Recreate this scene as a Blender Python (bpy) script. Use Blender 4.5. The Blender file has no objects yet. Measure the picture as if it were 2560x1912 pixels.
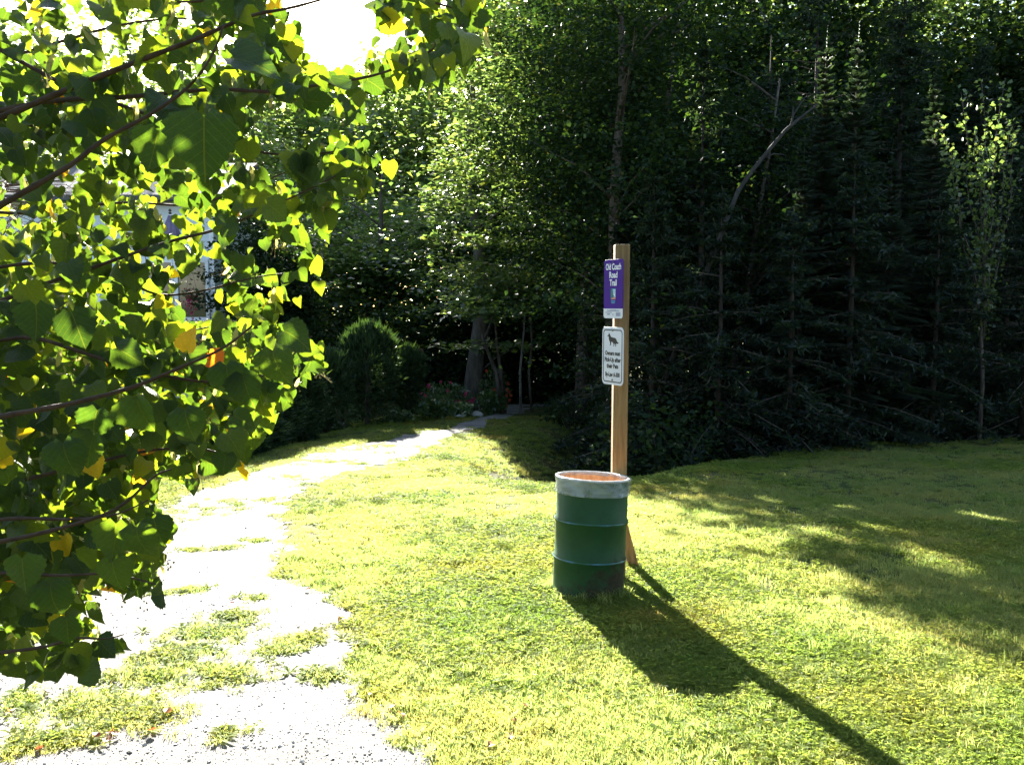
import bpy, bmesh, math, random
import numpy as np
from mathutils import Vector, Matrix

rng = np.random.default_rng(7)
random.seed(7)
sc = bpy.context.scene
COL = sc.collection
R = math.radians

# ------------------------------------------------------------------ camera
F, CX, CY = 2200.0, 1280.0, 956.0          # lens in units of a 2560 wide frame
PITCH, CZ, SLOPE = R(5.09), 1.85, 0.06     # camera pitch, eye height, fall of the lawn
cam = bpy.data.objects.new('camera', bpy.data.cameras.new('camera'))
COL.objects.link(cam)
cam.data.sensor_width = 36.0
cam.data.lens = F / 2560 * 36.0
cam.data.clip_start = 0.05
cam.data.clip_end = 1500
cam.location = (0, 0, CZ)
cam.rotation_euler = (math.pi / 2 - PITCH, 0, 0)
sc.camera = cam

# ------------------------------------------------------------------ sky and sun
SUN_EL, SUN_AZ = R(22.5), R(-13.3)         # azimuth from straight ahead, negative = left
S = np.array([math.sin(SUN_AZ) * math.cos(SUN_EL), math.cos(SUN_AZ) * math.cos(SUN_EL), math.sin(SUN_EL)])
w = bpy.data.worlds.new('World'); sc.world = w; w.use_nodes = True
nt = w.node_tree; nt.nodes.clear()
sky = nt.nodes.new('ShaderNodeTexSky'); sky.sky_type = 'NISHITA'; sky.sun_disc = False
sky.sun_elevation = SUN_EL; sky.sun_rotation = SUN_AZ
bg = nt.nodes.new('ShaderNodeBackground'); bg.inputs[1].default_value = 0.05
wo = nt.nodes.new('ShaderNodeOutputWorld')
nt.links.new(sky.outputs[0], bg.inputs[0]); nt.links.new(bg.outputs[0], wo.inputs[0])
sl = bpy.data.lights.new('sun', 'SUN'); sl.energy = 5.0; sl.angle = R(0.5); sl.color = (1.0, 0.95, 0.85)
so = bpy.data.objects.new('sun', sl); COL.objects.link(so)
so.rotation_euler = Vector(-S).to_track_quat('-Z', 'Y').to_euler()
so.location = (-10, 40, 30)
sc.view_settings.view_transform = 'Standard'
sc.view_settings.look = 'None'
sc.view_settings.exposure = 3.35
sc.view_settings.gamma = 1.0
sc.view_settings.use_curve_mapping = False
sc.cycles.max_bounces = 8
sc.cycles.transmission_bounces = 6
sc.cycles.diffuse_bounces = 4

# ------------------------------------------------------------------ helpers
cP, sP = math.cos(PITCH), math.sin(PITCH)
def ray(px, py):
    dx, dy = (px - CX) / F, (CY - py) / F
    return np.array([dx, cP + dy * sP, -sP + dy * cP])
def at(px, py, Y):
    d = ray(px, py)
    return np.array([0, 0, CZ]) + d * (Y / d[1])
def gp(px, py):
    d = ray(px, py)
    t = CZ / (-d[2] - SLOPE * d[1])
    return np.array([0, 0, CZ]) + d * t
def project(p):
    p = np.atleast_2d(np.asarray(p, float))
    q = p - np.array([0, 0, CZ])
    dep = q[:, 1] * cP - q[:, 2] * sP
    up = q[:, 1] * sP + q[:, 2] * cP
    return np.stack([CX + F * q[:, 0] / dep, CY - F * up / dep, dep], 1)
def inpoly(x, y, poly):
    x = np.asarray(x, float); y = np.asarray(y, float)
    r = np.zeros(x.shape, bool); n = len(poly)
    for i in range(n):
        x0, y0 = poly[i]; x1, y1 = poly[(i + 1) % n]
        c = (y0 > y) != (y1 > y)
        with np.errstate(divide='ignore', invalid='ignore'):
            xi = (x1 - x0) * (y - y0) / (y1 - y0) + x0
        r ^= c & (x < xi)
    return r
def polydist(x, y, poly):
    d = np.full(np.shape(x), 1e9)
    n = len(poly)
    for i in range(n):
        a = np.array(poly[i], float); b = np.array(poly[(i + 1) % n], float)
        ab = b - a
        t = np.clip(((x - a[0]) * ab[0] + (y - a[1]) * ab[1]) / (ab @ ab + 1e-9), 0, 1)
        d = np.minimum(d, np.hypot(x - a[0] - t * ab[0], y - a[1] - t * ab[1]))
    return d
def sdist(x, y, poly):                       # positive inside
    d = polydist(x, y, poly)
    return np.where(inpoly(x, y, poly), d, -d)
def smooth(a, b, v):
    t = np.clip((v - a) / (b - a), 0, 1)
    return t * t * (3 - 2 * t)
_perm = np.random.default_rng(3).random((64, 64))
def vnoise(x, y):
    x = np.asarray(x, float); y = np.asarray(y, float)
    xi = np.floor(x).astype(int); yi = np.floor(y).astype(int)
    fx = x - xi; fy = y - yi
    fx = fx * fx * (3 - 2 * fx); fy = fy * fy * (3 - 2 * fy)
    g = lambda a, b: _perm[a % 64, b % 64]
    return (g(xi, yi) * (1 - fx) + g(xi + 1, yi) * fx) * (1 - fy) + (g(xi, yi + 1) * (1 - fx) + g(xi + 1, yi + 1) * fx) * fy
def fnoise(x, y):
    return (vnoise(x, y) + .5 * vnoise(2.1 * x + 7, 2.1 * y + 3) + .25 * vnoise(4.3 * x + 1, 4.3 * y + 9)) / 1.75

def tag(o, label=None, cat=None, group=None, kind=None):
    if label: o['label'] = label
    if cat: o['category'] = cat
    if group: o['group'] = group
    if kind: o['kind'] = kind
    return o
def empty(name, loc, label, cat, group=None, rot=(0, 0, 0)):
    o = bpy.data.objects.new(name, None); COL.objects.link(o)
    o.location = loc; o.rotation_euler = rot; o.empty_display_size = 0.2
    return tag(o, label, cat, group)
def link(name, me, parent=None, loc=(0, 0, 0), rot=(0, 0, 0)):
    o = bpy.data.objects.new(name, me); COL.objects.link(o)
    o.location = loc; o.rotation_euler = rot
    if parent is not None: o.parent = parent
    return o
def npmesh(name, V, T, mat, rnd=None, uv=None, smooth_=False, k=3):
    """fast mesh from vertex array and an (n, k) face array"""
    me = bpy.data.meshes.new(name)
    V = np.asarray(V, np.float32); T = np.asarray(T, np.int32)
    me.vertices.add(len(V)); me.vertices.foreach_set('co', V.ravel())
    me.loops.add(T.size); me.loops.foreach_set('vertex_index', T.ravel())
    me.polygons.add(len(T))
    me.polygons.foreach_set('loop_start', np.arange(0, T.size, k, dtype=np.int32))
    me.polygons.foreach_set('loop_total', np.full(len(T), k, np.int32))
    if smooth_: me.polygons.foreach_set('use_smooth', np.ones(len(T), bool))
    if rnd is not None:
        a = me.attributes.new('rnd', 'FLOAT', 'POINT'); a.data.foreach_set('value', np.asarray(rnd, np.float32))
    if uv is not None:
        u = me.uv_layers.new(name='UVMap'); u.data.foreach_set('uv', np.asarray(uv, np.float32)[T.ravel()].ravel())
    me.update(calc_edges=True)
    me.materials.append(mat)
    return me
class MB:
    def __init__(s): s.v = []; s.f = []
    def box(s, c, d, rot=None):
        M = rot or Matrix.Identity(3)
        b = len(s.v)
        for z in (-.5, .5):
            for x, y in ((-.5, -.5), (.5, -.5), (.5, .5), (-.5, .5)):
                s.v.append(tuple(Vector(c) + M @ Vector((x * d[0], y * d[1], z * d[2]))))
        for f in ((3, 2, 1, 0), (4, 5, 6, 7), (0, 1, 5, 4), (1, 2, 6, 5), (2, 3, 7, 6), (3, 0, 4, 7)):
            s.f.append(tuple(b + i for i in f))
        return s
    def tube(s, pts, rad, n=8, cap=True):
        pts = [Vector(p) for p in pts]
        if not hasattr(rad, '__len__'): rad = [rad] * len(pts)
        b = len(s.v); up = Vector((0.31, 0.17, 0.94))
        for i, p in enumerate(pts):
            t = (pts[min(i + 1, len(pts) - 1)] - pts[max(i - 1, 0)]).normalized()
            if abs(t.dot(up)) > .95: up = Vector((.9, .1, .2))
            x = t.cross(up).normalized(); y = t.cross(x)
            for k in range(n):
                a = 2 * math.pi * k / n
                s.v.append(tuple(p + (x * math.cos(a) + y * math.sin(a)) * rad[i]))
        for i in range(len(pts) - 1):
            for k in range(n):
                s.f.append((b + i * n + k, b + i * n + (k + 1) % n, b + (i + 1) * n + (k + 1) % n, b + (i + 1) * n + k))
        if cap:
            s.f.append(tuple(b + k for k in range(n))[::-1])
            e = b + (len(pts) - 1) * n
            s.f.append(tuple(e + k for k in range(n)))
        return s
    def lathe(s, prof, n=48, wob=None):
        b = len(s.v)
        for i, (r, z) in enumerate(prof):
            for k in range(n):
                a = 2 * math.pi * k / n
                rr = r + (wob(a, z) if wob else 0)
                s.v.append((rr * math.cos(a), rr * math.sin(a), z))
        for i in range(len(prof) - 1):
            for k in range(n):
                s.f.append((b + i * n + k, b + i * n + (k + 1) % n, b + (i + 1) * n + (k + 1) % n, b + (i + 1) * n + k))
        return s
    def mesh(s, name, mat, smooth_=False):
        me = bpy.data.meshes.new(name); me.from_pydata(s.v, [], s.f); me.update()
        if smooth_:
            me.polygons.foreach_set('use_smooth', np.ones(len(me.polygons), bool))
        me.materials.append(mat); return me
    def build(s, name, mat, parent=None, smooth_=False, loc=(0, 0, 0), rot=(0, 0, 0)):
        return link(name, s.mesh(name, mat, smooth_), parent, loc, rot)
def bevel(o, wdt=.004, seg=2):
    m = o.modifiers.new('bevel', 'BEVEL'); m.width = wdt; m.segments = seg; m.limit_method = 'ANGLE'
    return o

# ------------------------------------------------------------------ materials
def new_mat(name):
    m = bpy.data.materials.new(name); m.use_nodes = True
    n = m.node_tree.nodes; n.clear()
    out = n.new('ShaderNodeOutputMaterial')
    return m, n, m.node_tree.links, out
def ramp(n, stops):
    r = n.new('ShaderNodeValToRGB'); cr = r.color_ramp
    while len(cr.elements) < len(stops): cr.elements.new(.5)
    for e, (p, c) in zip(cr.elements, stops):
        e.position = p; e.color = (*c, 1)
    return r
def noise(n, l, scale, detail=4, vec=None, rough=.6, dist=0):
    t = n.new('ShaderNodeTexNoise'); t.inputs['Scale'].default_value = scale
    t.inputs['Detail'].default_value = detail; t.inputs['Roughness'].default_value = rough
    t.inputs['Distortion'].default_value = dist
    if vec: l.new(vec, t.inputs['Vector'])
    return t
def simple(name, stops, scale=6, rough=.7, bump=.0, bscale=40, spec=.3, metal=0, stretch=None, detail=5):
    m, n, l, out = new_mat(name)
    p = n.new('ShaderNodeBsdfPrincipled')
    tc = n.new('ShaderNodeTexCoord'); vec = tc.outputs['Object']
    if stretch:
        mp = n.new('ShaderNodeMapping'); mp.inputs['Scale'].default_value = stretch
        l.new(vec, mp.inputs[0]); vec = mp.outputs[0]
    t = noise(n, l, scale, detail, vec)
    r = ramp(n, stops); l.new(t.outputs['Fac'], r.inputs[0]); l.new(r.outputs[0], p.inputs['Base Color'])
    p.inputs['Roughness'].default_value = rough; p.inputs['Metallic'].default_value = metal
    p.inputs['Specular IOR Level'].default_value = spec
    if bump:
        t2 = noise(n, l, bscale, 5, vec); b = n.new('ShaderNodeBump'); b.inputs['Strength'].default_value = bump
        b.inputs['Distance'].default_value = .02
        l.new(t2.outputs['Fac'], b.inputs['Height']); l.new(b.outputs[0], p.inputs['Normal'])
    l.new(p.outputs[0], out.inputs[0])
    return m
def foliage(name, stops, trans=.4, tcol=(1.7, 1.75, .7), rough=.45, spec=.4, attr=True, world=0, wstops=None):
    m, n, l, out = new_mat(name)
    if attr:
        a = n.new('ShaderNodeAttribute'); a.attribute_name = 'rnd'; fac = a.outputs['Fac']
    else:
        a = n.new('ShaderNodeObjectInfo'); fac = a.outputs['Random']
    r = ramp(n, stops); l.new(fac, r.inputs[0]); colr = r.outputs[0]
    if world:
        g = n.new('ShaderNodeNewGeometry')
        t = noise(n, l, world, 4, g.outputs['Position'])
        r2 = ramp(n, wstops); l.new(t.outputs['Fac'], r2.inputs[0])
        mx = n.new('ShaderNodeMixRGB'); mx.blend_type = 'MULTIPLY'; mx.inputs[0].default_value = 1
        l.new(colr, mx.inputs[1]); l.new(r2.outputs[0], mx.inputs[2]); colr = mx.outputs[0]
    p = n.new('ShaderNodeBsdfPrincipled'); p.inputs['Roughness'].default_value = rough
    p.inputs['Specular IOR Level'].default_value = spec
    l.new(colr, p.inputs['Base Color'])
    tr = n.new('ShaderNodeBsdfTranslucent')
    mm = n.new('ShaderNodeMixRGB'); mm.blend_type = 'MULTIPLY'; mm.inputs[0].default_value = 1
    l.new(colr, mm.inputs[1]); mm.inputs[2].default_value = (*tcol, 1); l.new(mm.outputs[0], tr.inputs[0])
    mix = n.new('ShaderNodeMixShader'); mix.inputs[0].default_value = trans
    l.new(p.outputs[0], mix.inputs[1]); l.new(tr.outputs[0], mix.inputs[2]); l.new(mix.outputs[0], out.inputs[0])
    return m

M_bark = simple('bark', [(.3, (.045, .035, .028)), (.55, (.10, .08, .065)), (.75, (.17, .145, .12))], 9, .9, .8, 30, .1, stretch=(1, 1, .25))
M_greybark = simple('grey_bark', [(.3, (.10, .09, .08)), (.55, (.19, .175, .155)), (.75, (.30, .28, .25))], 9, .9, .7, 34, .1, stretch=(1, 1, .3))
M_oldbark = simple('old_maple_bark', [(.3, (.05, .043, .037)), (.55, (.10, .088, .076)), (.75, (.16, .145, .128))], 7, .9, .8, 26, .1, stretch=(1, 1, .3))
M_firbark = simple('spruce_bark', [(.3, (.022, .017, .014)), (.6, (.05, .04, .033)), (.8, (.08, .066, .055))], 9, .9, .6, 30, .1, stretch=(1, 1, .3))
M_deadwood = simple('dead_wood', [(.3, (.028, .025, .023)), (.6, (.055, .051, .047)), (.8, (.095, .088, .08))], 8, .85, .4, 30, .1, stretch=(1, 1, .3))
M_twig = simple('twig_bark', [(.3, (.05, .03, .022)), (.6, (.09, .055, .04)), (.8, (.13, .09, .07))], 30, .7, .3, 120, .12)
WM = [(.3, (.75, .8, .8)), (.7, (1.2, 1.15, 1.1))]
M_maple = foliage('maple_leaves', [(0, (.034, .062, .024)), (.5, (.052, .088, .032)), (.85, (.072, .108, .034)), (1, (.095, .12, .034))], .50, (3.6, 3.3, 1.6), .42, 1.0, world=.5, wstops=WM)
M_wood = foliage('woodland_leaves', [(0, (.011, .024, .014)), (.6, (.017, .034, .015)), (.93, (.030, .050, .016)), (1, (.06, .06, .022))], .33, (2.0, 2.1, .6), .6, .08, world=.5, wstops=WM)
M_spruce = foliage('spruce_needles', [(0, (.010, .020, .015)), (.7, (.019, .033, .021)), (1, (.045, .060, .032))], .35, (2.2, 2.2, 1.0), .5, .25)
M_yew = foliage('clipped_needles', [(0, (.020, .042, .020)), (.7, (.040, .072, .026)), (1, (.080, .12, .036))], .3, (1.5, 1.6, .6), .5, .3)
M_shrub = foliage('shrub_leaves', [(0, (.03, .06, .02)), (.6, (.05, .095, .03)), (1, (.09, .13, .03))], .3, (1.6, 1.7, .6), .32, .55)
M_hosta = foliage('variegated_leaves', [(0, (.06, .12, .04)), (.6, (.10, .17, .06)), (.85, (.4, .45, .3)), (1, (.55, .58, .42))], .3, (1.3, 1.4, .8), .3, .5)
M_pink = foliage('pink_petals', [(0, (.34, .03, .09)), (.6, (.46, .05, .13)), (1, (.58, .11, .22))], .35, (1.1, .9, 1.0), .6, .2)
M_red = foliage('red_petals', [(0, (.52, .06, .03)), (1, (.65, .14, .06))], .3, (1.1, .9, .8), .6, .2)
GW = [(.28, (.80, .95, .75)), (.5, (1.0, 1.0, 1.0)), (.66, (1.25, 1.05, .95)), (.78, (1.75, 1.1, 1.25))]
M_grass = foliage('grass_blades', [(0, (.085, .125, .034)), (.4, (.128, .165, .042)), (.8, (.160, .182, .054)), (.95, (.16, .15, .035)), (1, (.24, .19, .08))], .54, (2.5, 2.4, 2.3), .5, .25, world=.9, wstops=GW)
M_clover = foliage('clover_leaves', [(0, (.085, .125, .024)), (.5, (.120, .158, .030)), (1, (.150, .178, .038))], .56, (2.9, 2.7, 2.2), .7, .08, world=.9, wstops=GW)
M_bract = foliage('lime_bracts', [(0, (.30, .29, .11)), (.6, (.42, .40, .19)), (1, (.50, .46, .28))], .45, (1.5, 1.4, .9), .5, .3)

def lime_material(attr):
    """leaf with raised pale veins; most green, a few turned yellow or orange"""
    m, n, l, out = new_mat('lime_leaf' if attr else 'lime_leaf_near')
    if attr:
        a = n.new('ShaderNodeAttribute'); a.attribute_name = 'rnd'; fac = a.outputs['Fac']
    else:
        a = n.new('ShaderNodeObjectInfo'); fac = a.outputs['Color']
    r = ramp(n, [(0, (.012, .030, .012)), (.4, (.020, .044, .014)), (.80, (.038, .068, .016)), (.982, (.075, .11, .017)), (.990, (.30, .24, .02)), (.995, (.34, .22, .02)), (.998, (.36, .10, .02)), (1, (.30, .07, .02))])
    l.new(fac, r.inputs[0])
    uv = n.new('ShaderNodeUVMap'); sx = n.new('ShaderNodeSeparateXYZ'); l.new(uv.outputs[0], sx.inputs[0])
    def mt(op, x, y=None, clamp=False):
        q = n.new('ShaderNodeMath'); q.operation = op; q.use_clamp = clamp
        for i, v in enumerate((x, y)):
            if v is None: continue
            if isinstance(v, (int, float)): q.inputs[i].default_value = v
            else: l.new(v, q.inputs[i])
        return q.outputs[0]
    au = mt('ABSOLUTE', sx.outputs[0]); v = sx.outputs[1]
    mid = mt('SUBTRACT', 1, mt('MULTIPLY', au, 55), True)
    s = mt('FRACT', mt('MULTIPLY', mt('SUBTRACT', v, mt('MULTIPLY', au, .95)), 6.5))
    side = mt('SUBTRACT', 1, mt('MULTIPLY', mt('ABSOLUTE', mt('SUBTRACT', s, .5)), 13), True)
    vein = mt('MAXIMUM', mid, mt('MULTIPLY', side, .45))
    tc = n.new('ShaderNodeTexCoord'); t = noise(n, l, 9, 5, uv.outputs[0], .7)
    vary = mt('ADD', mt('MULTIPLY', t.outputs['Fac'], .7), .65)
    mx = n.new('ShaderNodeMixRGB'); l.new(mt('MULTIPLY', vein, .16), mx.inputs[0]); l.new(r.outputs[0], mx.inputs[1]); mx.inputs[2].default_value = (.20, .22, .09, 1)
    vm = n.new('ShaderNodeMixRGB'); vm.blend_type = 'MULTIPLY'; vm.inputs[0].default_value = 1
    l.new(mx.outputs[0], vm.inputs[1]); l.new(vary, vm.inputs[2])
    p = n.new('ShaderNodeBsdfPrincipled'); p.inputs['Roughness'].default_value = .42; p.inputs['Specular IOR Level'].default_value = .4
    l.new(vm.outputs[0], p.inputs['Base Color'])
    b = n.new('ShaderNodeBump'); b.inputs['Strength'].default_value = .9; b.inputs['Distance'].default_value = .006
    l.new(mt('ADD', mt('MULTIPLY', vein, .5), mt('MULTIPLY', t.outputs['Fac'], 1.4)), b.inputs['Height']); l.new(b.outputs[0], p.inputs['Normal'])
    tr = n.new('ShaderNodeBsdfTranslucent')
    tm = n.new('ShaderNodeMixRGB'); tm.blend_type = 'MULTIPLY'; tm.inputs[0].default_value = 1
    l.new(vm.outputs[0], tm.inputs[1]); tm.inputs[2].default_value = (5.2, 4.2, .7, 1); l.new(tm.outputs[0], tr.inputs[0])
    mix = n.new('ShaderNodeMixShader'); mix.inputs[0].default_value = .38
    l.new(p.outputs[0], mix.inputs[1]); l.new(tr.outputs[0], mix.inputs[2]); l.new(mix.outputs[0], out.inputs[0])
    return m
M_lime = lime_material(True); M_limeN = lime_material(False)

# ------------------------------------------------------------------ the ground
GULLY = [(-1.0, 13.2), (0.55, 12.5), (2.1, 13.1), (4.4, 15.8), (7.6, 18.2), (11.1, 19.2), (60, 21), (60, 75), (14, 75), (4, 40), (2.0, 29), (1.0, 24), (-.45, 19)]
GARDEN = [(-60, 8), (-14, 9.5), (-5.2, 12.4), (-4.5, 15.0), (-3.8, 20.3), (-3.4, 23), (-3.6, 27), (-6, 34), (-60, 60)]
TRAIL = [tuple(gp(a, b)[:2]) for a, b in ((1190, 2050), (1130, 1912), (960, 1750), (905, 1600), (770, 1440), (720, 1330), (730, 1250), (850, 1200), (1060, 1140), (1120, 1100), (1190, 1070), (1300, 1035), (1400, 1010), (1420, 995), (1290, 1010), (1200, 1045), (1110, 1075), (1000, 1095), (840, 1122), (680, 1168), (540, 1225), (440, 1262), (250, 1330), (-60, 1420), (-500, 1500), (-900, 1700), (-1000, 2050))]
def height(x, y):
    x = np.asarray(x, float); y = np.asarray(y, float)
    yy = np.clip(y, -30, 46)
    z = -SLOPE * yy - .0 * x
    z = z - 1.7 * smooth(0, 3.2, sdist(x, y, GULLY))
    z = z - (.85 - .52 * smooth(15, 22, y)) * smooth(0, 2.6, sdist(x, y, GARDEN))
    z = z - .035 * np.exp(-((y - 4.9) / 1.3) ** 2) * smooth(-.6, .6, x)
    far = smooth(4, 12, np.hypot(x, y - 6))
    z = z + (fnoise(x * .45, y * .45) - .5) * (.10 + .10 * far) * smooth(3.5, 9, y) + (fnoise(x * 1.9, y * 1.9) - .5) * .035
    return z
def H(x, y): return float(height(np.array([x]), np.array([y]))[0])
def axis(segs):
    out = []
    for a, b, st in segs: out += list(np.arange(a, b - 1e-6, st))
    return np.array(out + [segs[-1][1]])
gx = axis([(-400, -60, 34), (-60, -14, 3), (-14, -7, .5), (-7, 7, .14), (7, 16, .4), (16, 60, 3), (60, 400, 34)])
gy = axis([(-60, -6, 6), (-6, 2, .8), (2, 14, .14), (14, 26, .2), (26, 48, .8), (48, 90, 4), (90, 900, 45)])
GX, GY = np.meshgrid(gx, gy)
GZ = height(GX.ravel(), GY.ravel())
nx, ny = len(gx), len(gy)
idx = np.arange(nx * ny).reshape(ny, nx)
Q = np.stack([idx[:-1, :-1], idx[:-1, 1:], idx[1:, 1:], idx[1:, :-1]], -1).reshape(-1, 4)

def ground_material():
    m, n, l, out = new_mat('turf_soil')
    g = n.new('ShaderNodeNewGeometry'); pos = g.outputs['Position']
    t = noise(n, l, .9, 5, pos); r = ramp(n, [(.3, (.040, .060, .016)), (.5, (.065, .080, .022)), (.66, (.10, .085, .035)), (.78, (.13, .085, .045))])
    l.new(t.outputs['Fac'], r.inputs[0])
    t2 = noise(n, l, 45, 4, pos); r2 = ramp(n, [(.3, (.55, .55, .5)), (.7, (1.3, 1.3, 1.2))]); l.new(t2.outputs['Fac'], r2.inputs[0])
    mx = n.new('ShaderNodeMixRGB'); mx.blend_type = 'MULTIPLY'; mx.inputs[0].default_value = 1
    l.new(r.outputs[0], mx.inputs[1]); l.new(r2.outputs[0], mx.inputs[2])
    p = n.new('ShaderNodeBsdfPrincipled'); p.inputs['Roughness'].default_value = .95; p.inputs['Specular IOR Level'].default_value = .1
    l.new(mx.outputs[0], p.inputs['Base Color'])
    b = n.new('ShaderNodeBump'); b.inputs['Strength'].default_value = .9; b.inputs['Distance'].default_value = .03
    t3 = noise(n, l, 60, 4, pos); l.new(t3.outputs['Fac'], b.inputs['Height']); l.new(b.outputs[0], p.inputs['Normal'])
    l.new(p.outputs[0], out.inputs[0]); return m
def gravel_material(name='gravel_dust'):
    m, n, l, out = new_mat(name)
    g = n.new('ShaderNodeNewGeometry'); pos = g.outputs['Position']
    t = noise(n, l, 1.6, 5, pos); r = ramp(n, [(.3, (.15, .14, .128)), (.55, (.225, .213, .20)), (.75, (.30, .288, .275))]); l.new(t.outputs['Fac'], r.inputs[0])
    t2 = noise(n, l, 130, 3, pos); r2 = ramp(n, [(.35, (.6, .6, .62)), (.55, (1.05, 1.05, 1.05)), (.75, (1.25, 1.25, 1.25))]); l.new(t2.outputs['Fac'], r2.inputs[0])
    mx = n.new('ShaderNodeMixRGB'); mx.blend_type = 'MULTIPLY'; mx.inputs[0].default_value = 1
    l.new(r.outputs[0], mx.inputs[1]); l.new(r2.outputs[0], mx.inputs[2])
    p = n.new('ShaderNodeBsdfPrincipled'); p.inputs['Roughness'].default_value = .9; p.inputs['Specular IOR Level'].default_value = .2
    l.new(mx.outputs[0], p.inputs['Base Color'])
    b = n.new('ShaderNodeBump'); b.inputs['Strength'].default_value = 1; b.inputs['Distance'].default_value = .02
    t3 = noise(n, l, 90, 5, pos, .7); l.new(t3.outputs['Fac'], b.inputs['Height']); l.new(b.outputs[0], p.inputs['Normal'])
    l.new(p.outputs[0], out.inputs[0]); return m
M_ground = ground_material(); M_gravel = gravel_material()
ground = link('ground', npmesh('ground', np.stack([GX.ravel(), GY.ravel(), GZ], 1), Q, M_ground, smooth_=True, k=4))
tag(ground, 'mown lawn sloping away to a gully beside the trail', kind='structure')
def trail_in(x, y):                                       # positive on the trail
    return sdist(x, y, TRAIL) + (fnoise(x * 1.3 + 5, y * 1.3) - .5) * .7 + (fnoise(x * 5, y * 5 + 8) - .5) * .25
fx = np.arange(-7.5, 3, .07); fy = np.concatenate([np.arange(1.5, 16, .07), np.arange(16, 34, .11)])
TX, TY = np.meshgrid(fx, fy); tx, ty = TX.ravel(), TY.ravel()
msk = trail_in(tx, ty) > 0
tid = np.arange(len(tx)).reshape(len(fy), len(fx))
TQ = np.stack([tid[:-1, :-1], tid[:-1, 1:], tid[1:, 1:], tid[1:, :-1]], -1).reshape(-1, 4)
TQ = TQ[msk[TQ].all(1)]
us = np.unique(TQ); rm = np.zeros(len(tx), int); rm[us] = np.arange(len(us))
tv = np.stack([tx[us], ty[us], height(tx[us], ty[us]) + .006 + .006 * fnoise(tx[us] * 6, ty[us] * 6)], 1)
trail = link('trail', npmesh('trail', tv, rm[TQ], M_gravel, smooth_=True, k=4))
tag(trail, 'pale worn gravel trail leading from the foreground into the trees', kind='structure')

# ------------------------------------------------------------------ scatter by geometry nodes
def scatter_group(name, sources):
    c = bpy.data.collections.new(name + '_kinds')
    for o in sources: c.objects.link(o)
    ng = bpy.data.node_groups.new(name + '_scatter', 'GeometryNodeTree')
    ng.interface.new_socket('Geometry', in_out='INPUT', socket_type='NodeSocketGeometry')
    ng.interface.new_socket('Geometry', in_out='OUTPUT', socket_type='NodeSocketGeometry')
    n, l = ng.nodes, ng.links
    gi = n.new('NodeGroupInput'); go = n.new('NodeGroupOutput')
    ci = n.new('GeometryNodeCollectionInfo'); ci.inputs['Collection'].default_value = c
    ci.inputs['Separate Children'].default_value = True; ci.inputs['Reset Children'].default_value = True
    ip = n.new('GeometryNodeInstanceOnPoints'); ip.inputs['Pick Instance'].default_value = True
    def na(nm, ty):
        q = n.new('GeometryNodeInputNamedAttribute'); q.data_type = ty; q.inputs['Name'].default_value = nm
        return [s for s in q.outputs if s.enabled and s.name == 'Attribute'][0]
    l.new(gi.outputs[0], ip.inputs['Points']); l.new(ci.outputs[0], ip.inputs['Instance'])
    l.new(na('pick', 'INT'), ip.inputs['Instance Index']); l.new(na('turn', 'FLOAT_VECTOR'), ip.inputs['Rotation'])
    l.new(na('size', 'FLOAT_VECTOR'), ip.inputs['Scale']); l.new(ip.outputs[0], go.inputs[0])
    return ng
def scatter(name, P, pick, turn, size, ng, mat):
    me = bpy.data.meshes.new(name); me.vertices.add(len(P)); me.vertices.foreach_set('co', np.asarray(P, np.float32).ravel())
    a = me.attributes.new('pick', 'INT', 'POINT'); a.data.foreach_set('value', np.asarray(pick, np.int32))
    a = me.attributes.new('turn', 'FLOAT_VECTOR', 'POINT'); a.data.foreach_set('vector', np.asarray(turn, np.float32).ravel())
    a = me.attributes.new('size', 'FLOAT_VECTOR', 'POINT'); a.data.foreach_set('vector', np.asarray(size, np.float32).ravel())
    me.materials.append(mat)
    o = link(name, me); m = o.modifiers.new('scatter', 'NODES'); m.node_group = ng
    return o
def blades_mesh(name, n, rad, hgt, wid, mat, lean=.5):
    V, T, rd = [], [], []
    for i in range(n):
        a = random.uniform(0, 6.283); r = rad * math.sqrt(random.random())
        x, y = r * math.cos(a), r * math.sin(a); h = hgt * random.uniform(.55, 1.2); wd = wid * random.uniform(.6, 1.2)
        b = random.uniform(0, 6.283); le = random.uniform(.1, lean) * h
        dx, dy = math.cos(b), math.sin(b); o = len(V); c = random.uniform(0, 6.283); sx, sy = math.cos(c) * wd / 2, math.sin(c) * wd / 2
        V += [(x - sx, y - sy, -.01), (x + sx, y + sy, -.01), (x + dx * le * .4 - sx * .8, y + dy * le * .4 - sy * .8, h * .6), (x + dx * le * .4 + sx * .8, y + dy * le * .4 + sy * .8, h * .6), (x + dx * le * 1.3, y + dy * le * 1.3, h * random.uniform(.85, 1.0))]
        T += [(o, o + 1, o + 3), (o, o + 3, o + 2), (o + 2, o + 3, o + 4)]; rd += [random.random()] * 5
    return bpy.data.objects.new(name, npmesh(name, V, T, mat, rd))
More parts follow.
